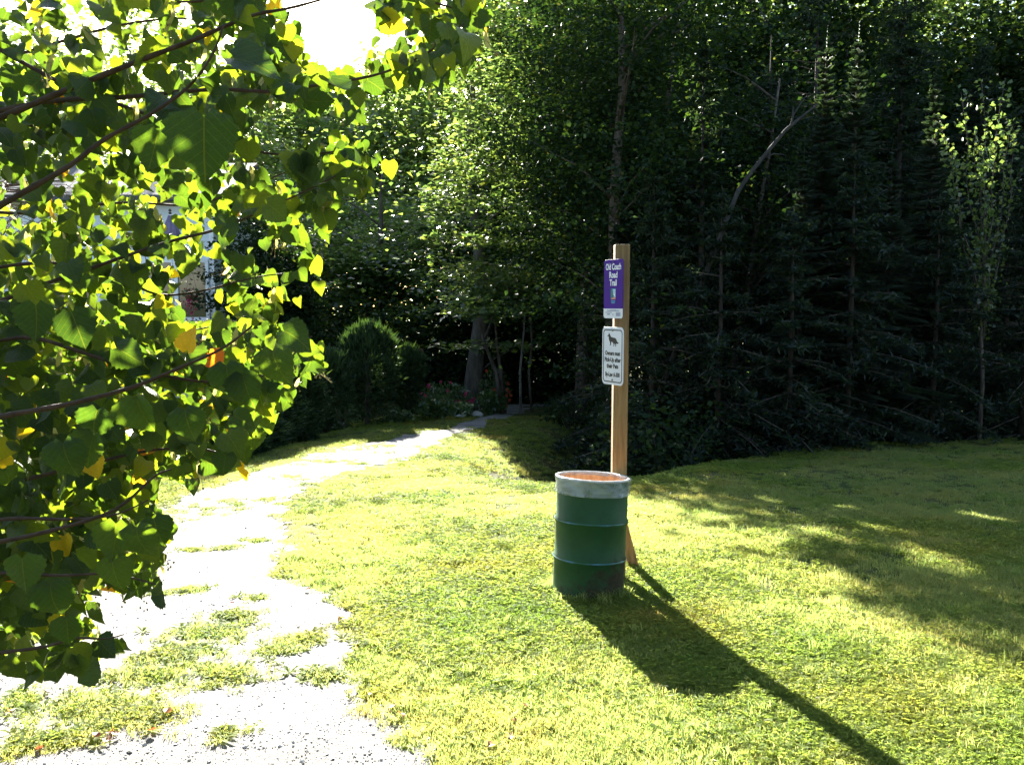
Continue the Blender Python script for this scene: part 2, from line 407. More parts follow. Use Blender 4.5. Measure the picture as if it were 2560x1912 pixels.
def clover_mesh(name, n, rad, hgt, size, mat):
    V, T, rd = [], [], []
    for i in range(n):
        a = random.uniform(0, 6.283); r = rad * math.sqrt(random.random())
        x, y, z = r * math.cos(a), r * math.sin(a), hgt * random.uniform(.4, 1.1)
        tl = Vector((random.gauss(0, .45), random.gauss(0, .45), 1)).normalized(); t0 = random.uniform(0, 6.28); rr = random.random()
        ux = tl.orthogonal().normalized(); uy = tl.cross(ux)
        for k in range(3):
            an = t0 + k * 2.094; s = size * random.uniform(.8, 1.15); o = len(V); c = Vector((x, y, z))
            d = ux * math.cos(an) + uy * math.sin(an); e = ux * -math.sin(an) + uy * math.cos(an)
            V += [tuple(c), tuple(c + d * s * .6 + e * s * .45 + tl * .002), tuple(c + d * s), tuple(c + d * s * .6 - e * s * .45 + tl * .002)]
            T += [(o, o + 1, o + 2), (o, o + 2, o + 3)]; rd += [rr] * 4
        o = len(V); V += [(x * .8 - .001, y * .8, 0), (x * .8 + .001, y * .8, 0), (x, y, z)]; T.append((o, o + 1, o + 2)); rd += [.3] * 3
    return bpy.data.objects.new(name, npmesh(name, V, T, mat, rd))
def weed_mesh(name, n, ln, wid, mat):
    """rosette of plantain or dandelion leaves"""
    V, T, rd = [], [], []
    for i in range(n):
        a = i * 6.283 / n + random.uniform(-.3, .3); L = ln * random.uniform(.6, 1.2); W = wid * random.uniform(.7, 1.2); el = random.uniform(.15, .8)
        d = Vector((math.cos(a), math.sin(a), 0)); e = Vector((-math.sin(a), math.cos(a), 0)); o = len(V); rr = random.random()
        for t, wv in ((0, .15), (.35, .7), (.7, 1), (1, .1)):
            c = d * L * t + Vector((0, 0, L * (el * t - .5 * el * t * t)))
            V += [tuple(c + e * W * wv / 2 + Vector((0, 0, .004 * wv))), tuple(c), tuple(c - e * W * wv / 2 + Vector((0, 0, .004 * wv)))]
            rd += [rr] * 3
        for q in range(3):
            b = o + q * 3
            T += [(b, b + 1, b + 4), (b, b + 4, b + 3), (b + 1, b + 2, b + 5), (b + 1, b + 5, b + 4)]
    return bpy.data.objects.new(name, npmesh(name, V, T, mat, rd))
turf_kinds = [blades_mesh('a_tuft', 46, .07, .034, .0048, M_grass), blades_mesh('b_tuft', 40, .075, .042, .005, M_grass, .8), blades_mesh('c_tuft', 50, .07, .028, .0045, M_grass, .6),
              clover_mesh('d_clover', 24, .07, .036, .013, M_clover), clover_mesh('e_clover', 20, .07, .03, .016, M_clover), weed_mesh('f_weed', 8, .075, .024, M_clover), blades_mesh('g_tall', 22, .05, .085, .005, M_grass, .7)]
NG = scatter_group('turf', turf_kinds)
def frustum_points(n, y0, y1, seed, margin=1.18):
    r = np.random.default_rng(seed)
    y = y0 * (y1 / y0) ** r.random(n)
    hw = (1280 / F) * margin * y / .97 + .3
    x = (r.random(n) * 2 - 1) * hw
    return x, y, r
x, y, r = frustum_points(112000, 2.7, 27, 11, 1.5)
ti = trail_in(x, y)
keep = ((y > 8.5) & (ti < .9) & (fnoise(x * 1.7 + 9, y * .8) > .56) & (r.random(len(x)) < .35)) | (ti < -.02) | ((ti < .12) & (r.random(len(x)) < .35))
keep &= (sdist(x, y, GULLY) < 3.2) & (sdist(x, y, GARDEN) < 1.6)
keep &= ~(np.hypot(x - .0, y) < .5)
bare = fnoise(x * .9 + 31, y * .9 + 11)
keep &= ~((bare > .66) & (r.random(len(x)) < .6))
x, y = x[keep], y[keep]; r = np.random.default_rng(5)
_d = gp(1468, 1478); _a = r.uniform(0, 6.283, 150); _q = r.uniform(.285, .37, 150)      # unmown fringe round the foot of the drum
x = np.concatenate([x, _d[0] + _q * np.cos(_a)]); y = np.concatenate([y, _d[1] + _q * np.sin(_a)]); n_ = len(x)
cl = fnoise(x * .55 + 3, y * .55 + 40) + r.normal(0, .10, n_)
pick = np.where(cl > .56, r.integers(3, 5, n_), r.integers(0, 3, n_)); pick = np.where(r.random(n_) < .035, 5, pick); pick = np.where(r.random(n_) < .008, 6, pick); pick[-150:] = r.choice((0, 1, 6), 150)
size = (r.uniform(.75, 1.2, n_) * np.clip(.78 + y * .035, .85, 1.7))[:, None] * np.ones(3)
size[:, 2] *= np.where(y > 9, .8, 1.0)
turn = np.stack([r.normal(0, .1, n_), r.normal(0, .1, n_), r.uniform(0, 6.28, n_)], 1)
tag(scatter('lawn_grass', np.stack([x, y, height(x, y)], 1), pick, turn, size, NG, M_grass), 'short sunlit grass and clover growing over the lawn', 'grass', kind='stuff')
# weeds that have taken root in the trail
PW = []
for px, py, rx, n in ((520, 1580, .34, 130), (430, 1640, .3, 110), (360, 1690, .3, 80), (560, 1690, .3, 100), (230, 1770, .34, 120), (330, 1800, .28, 90), (180, 1850, .2, 50), (60, 1760, .22, 50), (60, 1870, .22, 50), (470, 1480, .14, 50), (400, 1490, .12, 20), (760, 1600, .24, 70), (690, 1630, .2, 50), (880, 1500, .2, 50), (640, 1500, .12, 16), (590, 1545, .25, 40), (730, 1395, .12, 40), (560, 1370, .18, 24), (480, 1375, .16, 24), (700, 1440, .15, 24), (820, 1690, .2, 40), (560, 1840, .15, 14), (640, 1350, .2, 22), (90, 1600, .2, 30), (30, 1660, .2, 40), (720, 1200, .5, 30), (900, 1165, .5, 34), (830, 1160, .4, 30), (560, 1260, .4, 30), (980, 1120, .35, 40), (660, 1255, .4, 26)):
    c = gp(px, py)
    for i in range(n):
        a = random.uniform(0, 6.283); q = rx * abs(random.gauss(0, .5))
        xx, yy = c[0] + q * math.cos(a) * 1.25, c[1] + q * math.sin(a) * .9
        k = random.choice((4, 5, 5, 0, 1, 1)) if px != 730 else random.choice((6, 6, 6, 5))
        PW.append((xx, yy, k, random.uniform(.55, 1.0)))
PW = np.array(PW); n_ = len(PW)
sz = PW[:, 3][:, None] * np.ones(3)
tag(scatter('trail_weeds', np.stack([PW[:, 0], PW[:, 1], height(PW[:, 0], PW[:, 1]) + .006], 1), PW[:, 2].astype(int), np.stack([np.zeros(n_), np.zeros(n_), r.uniform(0, 6.28, n_)], 1), sz, NG, M_clover), 'low green weeds growing in patches through the gravel trail', 'weeds', kind='stuff')
# loose stones
M_pebble = simple('pebble', [(.3, (.32, .31, .295)), (.7, (.48, .46, .44))], 3, .85, .2, 60, .2)
def pebble(name, seed):
    bm = bmesh.new(); bmesh.ops.create_icosphere(bm, subdivisions=1, radius=.01); q = random.Random(seed)
    for v in bm.verts: v.co = Vector((v.co.x * q.uniform(.8, 1.3), v.co.y * q.uniform(.7, 1.2), v.co.z * q.uniform(.3, .6)))
    me = bpy.data.meshes.new(name); bm.to_mesh(me); bm.free(); me.materials.append(M_pebble)
    return bpy.data.objects.new(name, me)
NGP = scatter_group('gravel', [pebble('a_pebble', 1), pebble('b_pebble', 2), pebble('c_pebble', 3)])
x, y, r = frustum_points(60000, 2.9, 16, 21)
k = trail_in(x, y) > .02
k &= r.random(len(x)) < .35 + .65 * (fnoise(x * 2, y * 2) > .5)
x, y = x[k], y[k]; n_ = len(x)
sz = (.25 + r.exponential(.2, n_)).clip(.2, 1.6)[:, None] * np.ones(3)
tag(scatter('loose_gravel', np.stack([x, y, height(x, y) + .010], 1), r.integers(0, 3, n_), r.uniform(0, 6.28, (n_, 3)) * np.array([.1, .1, 1]), sz, NGP, M_pebble), 'loose pale stones strewn over the gravel trail', 'gravel', kind='stuff')

# ------------------------------------------------------------------ foliage tools
LIT = [(-5.2, 1), (-4.6, 9), (-4.5, 12.6), (-4.0, 16), (-3.3, 21), (-1.4, 22.5), (-.6, 20), (-.1, 17.0), (.75, 13.2), (1.7, 11.6), (1.95, 10.4), (2.85, 5.6), (3.6, 1)]
BEAMS = []                                       # points that a gap in the canopy leaves in the sun
def beam(p, r, start=1.0): BEAMS.append((np.asarray(p, float), r, start))
for px, py, rr in ((2270, 1133, .35), (1960, 1190, .28), (2310, 1183, .22), (2470, 1292, .42), (2120, 1266, .2), (2520, 1212, .3), (1790, 1300, .3), (2050, 1340, .3), (2330, 1400, .4), (1900, 1245, .25), (2200, 1330, .3), (2080, 1440, .35), (2440, 1190, .2)):
    beam(gp(px, py), rr * .62)
for px, py, Y, rr in ((2065, 190, 19.4, .8), (2145, 170, 19.1, .8), (2400, 330, 19.6, .6), (2480, 330, 19.6, .7), (2370, 250, 19.6, .5), (2470, 430, 19.6, .4), (1760, 300, 20, .5), (1820, 400, 18, .4), (2020, 1050, 20, .25), (1720, 190, 21, .45), (1890, 460, 20, .4), (1950, 330, 18, .4)):
    beam(at(px, py, Y), rr)
for px, py, Y, rr in ((960, 640, 31, 1.5), (880, 700, 31, 1.2), (1080, 600, 31, 1.6), (1180, 620, 30, 1.3), (1270, 700, 29, 1.1), (1100, 470, 31, 1.6), (1000, 480, 33, 1.6), (1150, 350, 31, 1.5), (1040, 300, 35, 1.6), (930, 540, 33, 1.5), (1000, 740, 30, 1.2), (1230, 480, 29, 1.2), (960, 300, 40, 1.8), (900, 420, 40, 1.8), (1000, 400, 40, 1.8), (850, 500, 40, 1.8), (800, 350, 44, 1.8), (720, 400, 46, 1.8), (760, 520, 44, 1.6), (1060, 220, 38, 1.8), (1120, 540, 29, 1.5), (1000, 600, 29, 1.4), (1180, 250, 30, 1.6), (1230, 380, 29, 1.4), (1120, 720, 29, 1.2), (1290, 560, 28, 1.2), (1060, 420, 29.5, 1.5)):
    beam(at(px, py, Y), rr * 1.2, 1.2)
beam(at(916, 850, 24.5), .9, .9)
def sunny(p, beams=True):
    """leaves that would shade the open lawn or a sun fleck: the crown has a gap there"""
    t = (p[:, 2] + SLOPE * p[:, 1]) / (S[2] + SLOPE * S[1])
    hx, hy = p[:, 0] - S[0] * t, p[:, 1] - S[1] * t
    hx = hx + (fnoise(hx * .9, hy * .5 + 20) - .5) * .9
    bad = inpoly(hx, hy, LIT)
    bad |= (sdist(hx, hy, LIT) > -1.0) & (hx > 0) & (fnoise(hx * 1.5 + 50, hy * .7) > .65)
    for c, rr, st_ in (BEAMS if beams else ()):
        if beams == 'right' and c[0] < 2: continue
        q = p - c; al = q @ S
        d2 = (q * q).sum(1) - al * al
        bad |= (al > st_) & (d2 < rr * rr)
    return bad
def unit(v): return v / (np.linalg.norm(v, axis=1, keepdims=True) + 1e-9)
def leaf_mesh(name, P, size, mat, r, up=1.0, asp=.8, rnd=None, prune=True, beams=True):
    """each leaf: two triangles folded along the midrib"""
    if prune:
        k = ~sunny(P, beams) | (r.random(len(P)) < .015)
        P = P[k]
        if hasattr(size, '__len__'): size = size[k]
    n = len(P)
    nrm = unit(r.normal(0, .55, (n, 3)) + np.array([0, 0, up]))
    a = unit(np.cross(nrm, r.normal(0, 1, (n, 3)))); b = np.cross(nrm, a)
    s = (size * r.uniform(.65, 1.25, n))[:, None]
    tip = P + a * s; lf = P + a * s * .42 + b * s * asp * .5 + nrm * s * .12; rt = P + a * s * .42 - b * s * asp * .5 + nrm * s * .12
    V = np.stack([P, tip, lf, rt], 1).reshape(-1, 3)
    i = np.arange(n)[:, None] * 4
    T = np.concatenate([i + np.array([[0, 1, 2]]), i + np.array([[0, 3, 1]])], 1).reshape(-1, 3)
    rd = r.random(n) if rnd is None else rnd
    return npmesh(name, V, T, mat, np.repeat(rd, 4))
def crown_points(r, c, rad, n_clump, per, spread=.55, flat=.35, low=-1):
    u = unit(r.normal(0, 1, (n_clump, 3))) * (r.random((n_clump, 1)) ** .45)
    u[:, 2] = np.where(u[:, 2] < low, -u[:, 2] * .5, u[:, 2])
    lump = 1 + .30 * np.sin(u[:, 0:1] * 5 + c[0]) * np.cos(u[:, 1:2] * 4 + c[1]) + r.normal(0, .08, (n_clump, 1))
    C = np.asarray(c) + u * np.asarray(rad) * lump
    m = r.poisson(per, n_clump) + 3
    P = np.repeat(C, m, 0) + r.normal(0, 1, (m.sum(), 3)) * np.array([spread, spread, spread * flat])
    return C, P
def wavy(p0, p1, r, amp, n=7):
    p0, p1 = np.asarray(p0, float), np.asarray(p1, float)
    t = np.linspace(0, 1, n)[:, None]
    w_ = np.cumsum(r.normal(0, amp, (n, 3)), 0); w_ -= w_[0]; w_ -= t * w_[-1] * .6
    return p0 + (p1 - p0) * t + w_ * np.array([1, 1, .25])
def tree(name, label, x, y, hgt, rad, seed, mat=None, bark=None, base=.28, n_clump=190, per=55, size=.115, trunk_r=.16, lean=(0, 0), group=None, spread=.5, flat=.33, low=-1, up=1.0, cat='tree', tops=None, prune=True):
    r = np.random.default_rng(seed); mat = mat or M_wood; bark = bark or M_bark
    z0 = H(x, y); o = empty(name, (x, y, z0), label, cat, group)
    top = np.array([lean[0], lean[1], hgt * .86])
    pts = wavy((0, 0, -.25), top, r, hgt * .008, 9)
    rr = [trunk_r * (1.35 if i == 0 else 1) * (1 - .9 * i / 8) + .012 for i in range(9)]
    MB().tube(pts, rr, 10).build('trunk', bark, o, True)
    cz = hgt * (1 + base) / 2
    C, P = crown_points(r, np.array([x + lean[0] * .7, y + lean[1] * .7, z0 + cz]), np.array([rad, rad, hgt * (1 - base) / 2 * 1.02]), n_clump, per, spread, flat, low)
    mb = MB()
    Cok = C[~sunny(C)] if prune else C
    for q in Cok[r.choice(len(Cok), min(24, len(Cok)), replace=False)]:
        q = q - np.array([x, y, z0])
        hfrac = np.clip((q[2] - np.hypot(q[0], q[1]) * .55) / (hgt * .86), .1, .95)
        p0 = np.array([np.interp(hfrac, np.linspace(0, 1, 9), pts[:, j]) for j in range(3)])
        L = np.linalg.norm(q - p0)
        if L > rad * .95: continue
        w_ = wavy(p0, q, r, L * .03, 5); w_[1:4, 2] += np.array([.05, .07, .04]) * L
        r0 = min(trunk_r * .45, .012 + L * .011)
        mb.tube(w_, [r0, r0 * .8, r0 * .6, r0 * .4, r0 * .15], 5)
    mb.build('branches', bark, o, True)['kind'] = 'stuff'
    me = leaf_mesh('crown', P, size, mat, r, up, prune=prune)
    me.transform(Matrix.Translation((-x, -y, -z0)))
    tag(link('crown', me, o), kind=None)
    return o
def X(px, Y): return (px - CX) / F * (Y / .985)

def fir(label, x, y, hgt, rad, seed, size=.155, group=None):
    """dark conifer: drooping layered boughs round a straight trunk"""
    r = np.random.default_rng(seed); z0 = H(x, y); o = empty('spruce_tree', (x, y, z0), label, 'tree', group)
    MB().tube([(0, 0, -.2), (.02, 0, hgt * .5), (0, .02, hgt * .98)], [.03 + hgt * .008, 0.02 + hgt * .005, .008], 9).build('trunk', M_firbark, o, True)
    P = []; mb = MB(); h = hgt * .04
    while h < hgt * .985:
        f = 1 - h / hgt
        for k_ in range(6):
            L = (rad * f ** .8 + .10) * r.uniform(.55, 1.2); a = r.random() * 6.283
            d = np.array([math.cos(a), math.sin(a), .35 - .75 * f + r.normal(0, .1)]); d /= np.linalg.norm(d)
            sd = np.array([-math.sin(a), math.cos(a), 0]); p0 = np.array([0, 0, h])
            if L > .8: mb.tube([p0, p0 + d * L * .55, p0 + d * L * .9 - np.array([0, 0, .05 * L])], [.016, .01, .004], 4)
            n = int(L * 85) + 6; t = r.random(n) ** .65
            P.append(p0 + d * L * t[:, None] + sd * (r.normal(0, .17, n) * L * (1.15 - t))[:, None] - np.array([0, 0, 1.0]) * (.10 * L * t ** 2 + abs(r.normal(0, .035, n)))[:, None])
        h += .20 + .12 * r.random() + f * .12
    if mb.v: mb.build('branches', M_bark, o, True)['kind'] = 'stuff'
    P = np.concatenate(P) + np.array([x, y, z0])
    me = leaf_mesh('needles', P, size, M_spruce, r, 1.0, .30); me.transform(Matrix.Translation((-x, -y, -z0))); link('needles', me, o)
    return o
# ------------------------------------------------------------------ the wood
tree('maple_tree', 'tall maple with thick grey trunk and sunlit glinting leaves at the end of the trail', X(1180, 31), 31, 14.5, 5.6, 101, M_maple, M_oldbark, base=.20, n_clump=330, per=120, size=.22, trunk_r=.33, spread=.72, flat=.13, up=1.7)
tree('maple_tree', 'broad bright-leaved maple behind the grey trunk, left of it', X(960, 40), 40, 12.5, 4.6, 102, M_maple, M_bark, base=.1, n_clump=290, per=120, size=.23, trunk_r=.26, spread=.8, flat=.13, up=1.7)
tree('maple_tree', 'sunlit maple behind the clipped conifers with bluish glinting leaves', X(760, 47), 47, 14.5, 5.5, 103, M_maple, M_bark, base=.06, n_clump=300, per=110, size=.25, trunk_r=.26, spread=.9, flat=.14, up=1.7)
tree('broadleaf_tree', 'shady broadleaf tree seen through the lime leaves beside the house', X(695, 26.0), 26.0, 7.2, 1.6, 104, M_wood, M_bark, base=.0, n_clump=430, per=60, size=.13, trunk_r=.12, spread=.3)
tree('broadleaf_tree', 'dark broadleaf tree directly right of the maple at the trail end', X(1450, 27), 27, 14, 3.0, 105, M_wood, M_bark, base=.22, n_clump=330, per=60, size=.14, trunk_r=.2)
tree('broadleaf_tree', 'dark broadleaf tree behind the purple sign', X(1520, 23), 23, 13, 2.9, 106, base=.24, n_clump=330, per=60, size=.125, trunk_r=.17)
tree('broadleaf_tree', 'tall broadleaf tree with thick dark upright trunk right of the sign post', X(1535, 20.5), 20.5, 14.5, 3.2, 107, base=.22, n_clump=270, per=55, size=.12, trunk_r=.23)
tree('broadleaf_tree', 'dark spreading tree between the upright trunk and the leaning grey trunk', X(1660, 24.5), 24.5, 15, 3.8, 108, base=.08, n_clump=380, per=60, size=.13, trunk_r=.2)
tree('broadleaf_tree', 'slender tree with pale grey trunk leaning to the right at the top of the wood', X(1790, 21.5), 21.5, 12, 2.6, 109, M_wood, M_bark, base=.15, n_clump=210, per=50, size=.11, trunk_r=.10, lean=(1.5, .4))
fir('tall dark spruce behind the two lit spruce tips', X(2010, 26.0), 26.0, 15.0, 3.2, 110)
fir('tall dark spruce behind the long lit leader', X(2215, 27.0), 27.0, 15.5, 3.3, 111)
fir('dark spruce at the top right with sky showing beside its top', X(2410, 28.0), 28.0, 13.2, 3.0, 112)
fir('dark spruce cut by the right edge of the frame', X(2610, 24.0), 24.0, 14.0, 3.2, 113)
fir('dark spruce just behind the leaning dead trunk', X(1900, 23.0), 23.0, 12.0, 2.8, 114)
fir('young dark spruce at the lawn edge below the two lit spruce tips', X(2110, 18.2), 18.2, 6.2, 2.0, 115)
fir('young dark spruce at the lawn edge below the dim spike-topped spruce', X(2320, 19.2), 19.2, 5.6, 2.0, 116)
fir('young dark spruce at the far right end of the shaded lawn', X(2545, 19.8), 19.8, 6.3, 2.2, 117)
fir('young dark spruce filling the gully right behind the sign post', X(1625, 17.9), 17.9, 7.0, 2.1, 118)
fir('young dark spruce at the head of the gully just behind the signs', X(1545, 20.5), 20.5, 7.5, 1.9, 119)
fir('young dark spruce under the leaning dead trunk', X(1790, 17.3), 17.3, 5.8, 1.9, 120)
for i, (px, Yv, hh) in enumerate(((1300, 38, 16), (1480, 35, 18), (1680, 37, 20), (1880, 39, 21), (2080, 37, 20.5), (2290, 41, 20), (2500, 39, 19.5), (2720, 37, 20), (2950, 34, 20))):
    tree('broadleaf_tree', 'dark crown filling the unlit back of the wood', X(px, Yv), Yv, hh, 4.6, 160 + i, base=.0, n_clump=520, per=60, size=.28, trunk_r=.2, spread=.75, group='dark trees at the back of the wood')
fir('young dark spruce at the lawn edge under the first lit spruce tip', X(1965, 17.3), 17.3, 5.0, 1.7, 121)
fir('slim dark spruce between the leaning grey trunk and the dead trunk', X(1740, 20), 20, 10.5, 2.0, 122)
fir('dark spruce half hidden behind the right-hand young tree', X(2490, 22), 22, 9.5, 2.4, 123)
# young tree whose upright shoots catch the sun
def shoot_tree(name, label, x, y, seed, hgt=6.2):
    r = np.random.default_rng(seed); z0 = H(x, y); o = empty(name, (x, y, z0), label, 'tree')
    mb = MB(); PP = []
    tops = [at(a, b, y + dy) for a, b, dy in ((2345, 285, 0), (2400, 230, .3), (2455, 195, -.2), (2520, 195, .2), (2370, 360, -.3), (2480, 370, -.2), (2440, 330, .1), (2520, 300, .4), (2550, 330, .4))]
    MB().tube(wavy((0, 0, -.2), (0, 0, 3.0), r, .03), [.06, .055, .05, .047, .044, .04, .035], 8).build('trunk', M_bark, o, True)
    for tp in tops:
        q = tp - np.array([x, y, z0]); c = wavy((0, 0, 2.0 + r.random() * .9), q, r, .05, 10); c[3:7, 0] *= 1.1
        mb.tube(c, list(np.linspace(.022, .004, 10)), 5)
        for k_ in range(150):
            t = r.random() ** .8; p = np.array([np.interp(t, np.linspace(0, 1, 10), c[:, j]) for j in range(3)])
            PP.append(p + r.normal(0, .10, 3) + np.array([x, y, z0]))
    mb.build('branches', M_bark, o, True)['kind'] = 'stuff'
    me = leaf_mesh('crown', np.array(PP), .11, M_maple, r, .3, prune=False); me.transform(Matrix.Translation((-x, -y, -z0)))
    link('crown', me, o)
shoot_tree('young_tree', 'young tree with upright shoots catching the sun at the upper right of the wood', X(2440, 19.6), 19.6, 130)
# leaning dead trunk
o = empty('dead_tree', tuple(at(1560, 830, 18.3)), 'bare grey dead trunk leaning to the right against the dark wood', 'dead tree')
o.location.z = H(o.location.x, o.location.y)
B = np.array(o.location)
def rel(l, Y): return [at(a, b, Y) - B for a, b in l]
main = rel([(1845, 478), (1880, 428), (1925, 372), (1965, 325), (2005, 292), (2043, 262)], 18.0)
MB().tube([np.array([-.15, .1, -.2])] + [np.array(main[0]) * .45 + np.array([-.1, 0, .1])] + main, [.075, .062, .046, .042, .037, .033, .026, .014], 9).build('trunk', M_deadwood, o, True)
for pts in ([(1975, 318), (1985, 285), (2005, 255), (2018, 236)], [(1980, 312), (1982, 285), (1983, 265)], [(1905, 398), (1935, 385), (1965, 388)], [(1940, 355), (1990, 300), (2035, 292)]):
    MB().tube(rel(pts, 18.0), list(np.linspace(.02, .006, len(pts))), 6).build('branch', M_deadwood, o, True)

def spruce(label, x, y, hgt, seed, wide=.24):
    r = np.random.default_rng(seed); z0 = H(x, y); o = empty('spruce_tree', (x, y, z0), label, 'tree')
    MB().tube([(0, 0, -.2), (0, 0, hgt * .5), (0, 0, hgt * .97)], [.09, .045, .006], 8).build('trunk', M_firbark, o, True)
    V, T, rd = [], [], []; mb = MB()
    def brush(p, d, L, wd, n=5):
        d = d / np.linalg.norm(d); tone = r.random()
        sd = np.cross(d, [0, 0, 1.0]); sd /= np.linalg.norm(sd) + 1e-6; u = np.cross(sd, d)
        for k_ in range(n):
            t = k_ / n; c = p + d * L * t
            for ax in (sd, -sd, u):
                b = len(V); e = c + d * (L / n * 1.5) + ax * wd * (1 - .5 * t)
                V.extend([c - d * .01, c + d * L / n * .8, e]); T.append((b, b + 1, b + 2)); rd.extend([np.clip(tone * .7 + .3 * r.random(), 0, 1)] * 3)
    h = hgt * .12
    while h < hgt * .985:
        Lb = max(.16, (hgt - h) * wide + .06); nb = 5 if h < hgt * .93 else 4
        a0 = r.random() * 6.28
        for k_ in range(nb):
            a = a0 + k_ * 6.283 / nb + r.normal(0, .3); L = Lb * r.uniform(.5, 1.2)
            el = .8 - 1.0 * min(1, (hgt - h) / (hgt * .5)) + r.normal(0, .14)
            d = np.array([math.cos(a), math.sin(a), el]); d /= np.linalg.norm(d); p0 = np.array([0, 0, h])
            mb.tube([p0, p0 + d * L * .6, p0 + d * L * .95], [.010, .006, .002], 4)
            brush(p0 + d * L * .1, d, L * .9, .05, 10)
            sdv = np.cross(d, [0, 0, 1.0]); sdv /= np.linalg.norm(sdv)
            ntw = int(L / .065) + 2
            for q in range(1, ntw):
                t = q / ntw
                for sg in (-1, 1):
                    dd = d * .75 + sdv * sg * .8 + np.array([0, 0, -.12]); brush(p0 + d * L * t, dd, L * .45 * (1 - t * .7) + .06, .045, 5)
        h += .10 + .08 * r.random() + (hgt - h) * .006
    brush(np.array([0, 0, hgt * .955]), np.array([0.02, 0, 1.0]), hgt * .05 + .3, .03, 10)
    mb.build('branches', M_bark, o)['kind'] = 'stuff'
    link('needles', npmesh('needles', np.array(V), np.array(T), M_spruce, rd), o)
def spruce_at(label, px, py, Y, seed, wide=.24):
    t = at(px, py, Y); spruce(label, t[0], Y, t[2] - H(t[0], Y), seed, wide)
spruce_at('spruce with a short pale spiky tip, left of the two lit spruce tips', 2066, 112, 19.4, 141, .15)
spruce_at('spruce with a long thin lit leader, right of the two lit spruce tips', 2146, 98, 19.1, 142, .15)
spruce_at('dim spruce with a bare spike top below the blue-dark trees at the upper right', 2340, 190, 20.6, 143, .15)
spruce_at('small dark spruce under the dead leaning trunk', 2010, 400, 18.6, 144, .22)
spruce_at('small dark spruce low in the wood right of the dead trunk', 2230, 400, 19.3, 145, .22)

# undergrowth below the trees and along the gully
r = np.random.default_rng(77)
uc = []
while len(uc) < 1500:
    px = r.uniform(1330, 2800); Yv = r.uniform(15, 34); xx = X(px, Yv)
    if px < 1480 and Yv < 26: continue
    if float(sdist(np.array([xx]), np.array([Yv]), GULLY)[0]) < .9: continue
    uc.append((xx, Yv, H(xx, Yv) + abs(r.normal(0, 1)) * .9 + .1))
uc = np.array(uc); m = r.poisson(34, len(uc)) + 4
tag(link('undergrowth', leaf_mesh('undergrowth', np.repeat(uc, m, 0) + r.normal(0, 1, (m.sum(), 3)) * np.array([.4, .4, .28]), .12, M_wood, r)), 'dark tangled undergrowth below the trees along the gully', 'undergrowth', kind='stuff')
# the far wood closing the view
uc = []
for i in range(3600):
    px = r.uniform(-900, 3400); Yv = r.uniform(54, 72)
    top = 17.0 + 3.5 * math.sin(px * .006) + 2.0 * math.sin(px * .017 + 1) + (5 if px > 1200 else 0)
    if 560 < px < 1150: top = min(top, 17.5)
    uc.append((X(px, Yv), Yv, -2.8 + (top + 2.8) * r.random() ** 1.0))
for i in range(2600):
    if i < 1800: px = r.uniform(1220, 3400); Yv = r.uniform(56, 70); z_ = r.uniform(6, 32)
    else: px = r.uniform(480, 1200); Yv = r.uniform(56, 70); z_ = r.uniform(5, 17.5)
    uc.append((X(px, Yv), Yv, z_))
uc = np.array(uc); m = r.poisson(46, len(uc)) + 4
tag(link('distant_wood', leaf_mesh('distant_wood', np.repeat(uc, m, 0) + r.normal(0, 1, (m.sum(), 3)) * np.array([1.2, 1.2, .6]), .42, M_maple, r, beams='right')), 'far wall of trees closing the view behind the garden', 'wood', kind='stuff')
uc = []
for i in range(1300):
    px = r.uniform(480, 1480); Yv = r.uniform(34, 50); xx = X(px, Yv)
    uc.append((xx, Yv, H(xx, Yv) + abs(r.normal(0, 1)) * 2.2))
uc = np.array(uc); m = r.poisson(44, len(uc)) + 4
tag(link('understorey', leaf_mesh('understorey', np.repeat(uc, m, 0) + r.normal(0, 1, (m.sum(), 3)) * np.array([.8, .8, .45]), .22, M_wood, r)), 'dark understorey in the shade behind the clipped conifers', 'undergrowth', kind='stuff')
# added out-of-frame trees behind the camera, blocking skylight to darken the wood
uc = []
while len(uc) < 1500:
    a = r.uniform(R(172), R(368)) ; q = r.uniform(12, 19)
    xx, yy = q * math.cos(a) * 1.05, q * math.sin(a) - 1.0
    uc.append((xx, yy, H(xx, yy) + 13.0 * r.random() ** .9))
uc = np.array(uc); m = r.poisson(26, len(uc)) + 4
tag(link('sky_screen_trees', leaf_mesh('sky_screen_trees', np.repeat(uc, m, 0) + r.normal(0, 1, (m.sum(), 3)) * np.array([.9, .9, .5]), .34, M_wood, r)), 'unseen trees added behind the camera to hold back skylight', 'wood', kind='stuff')
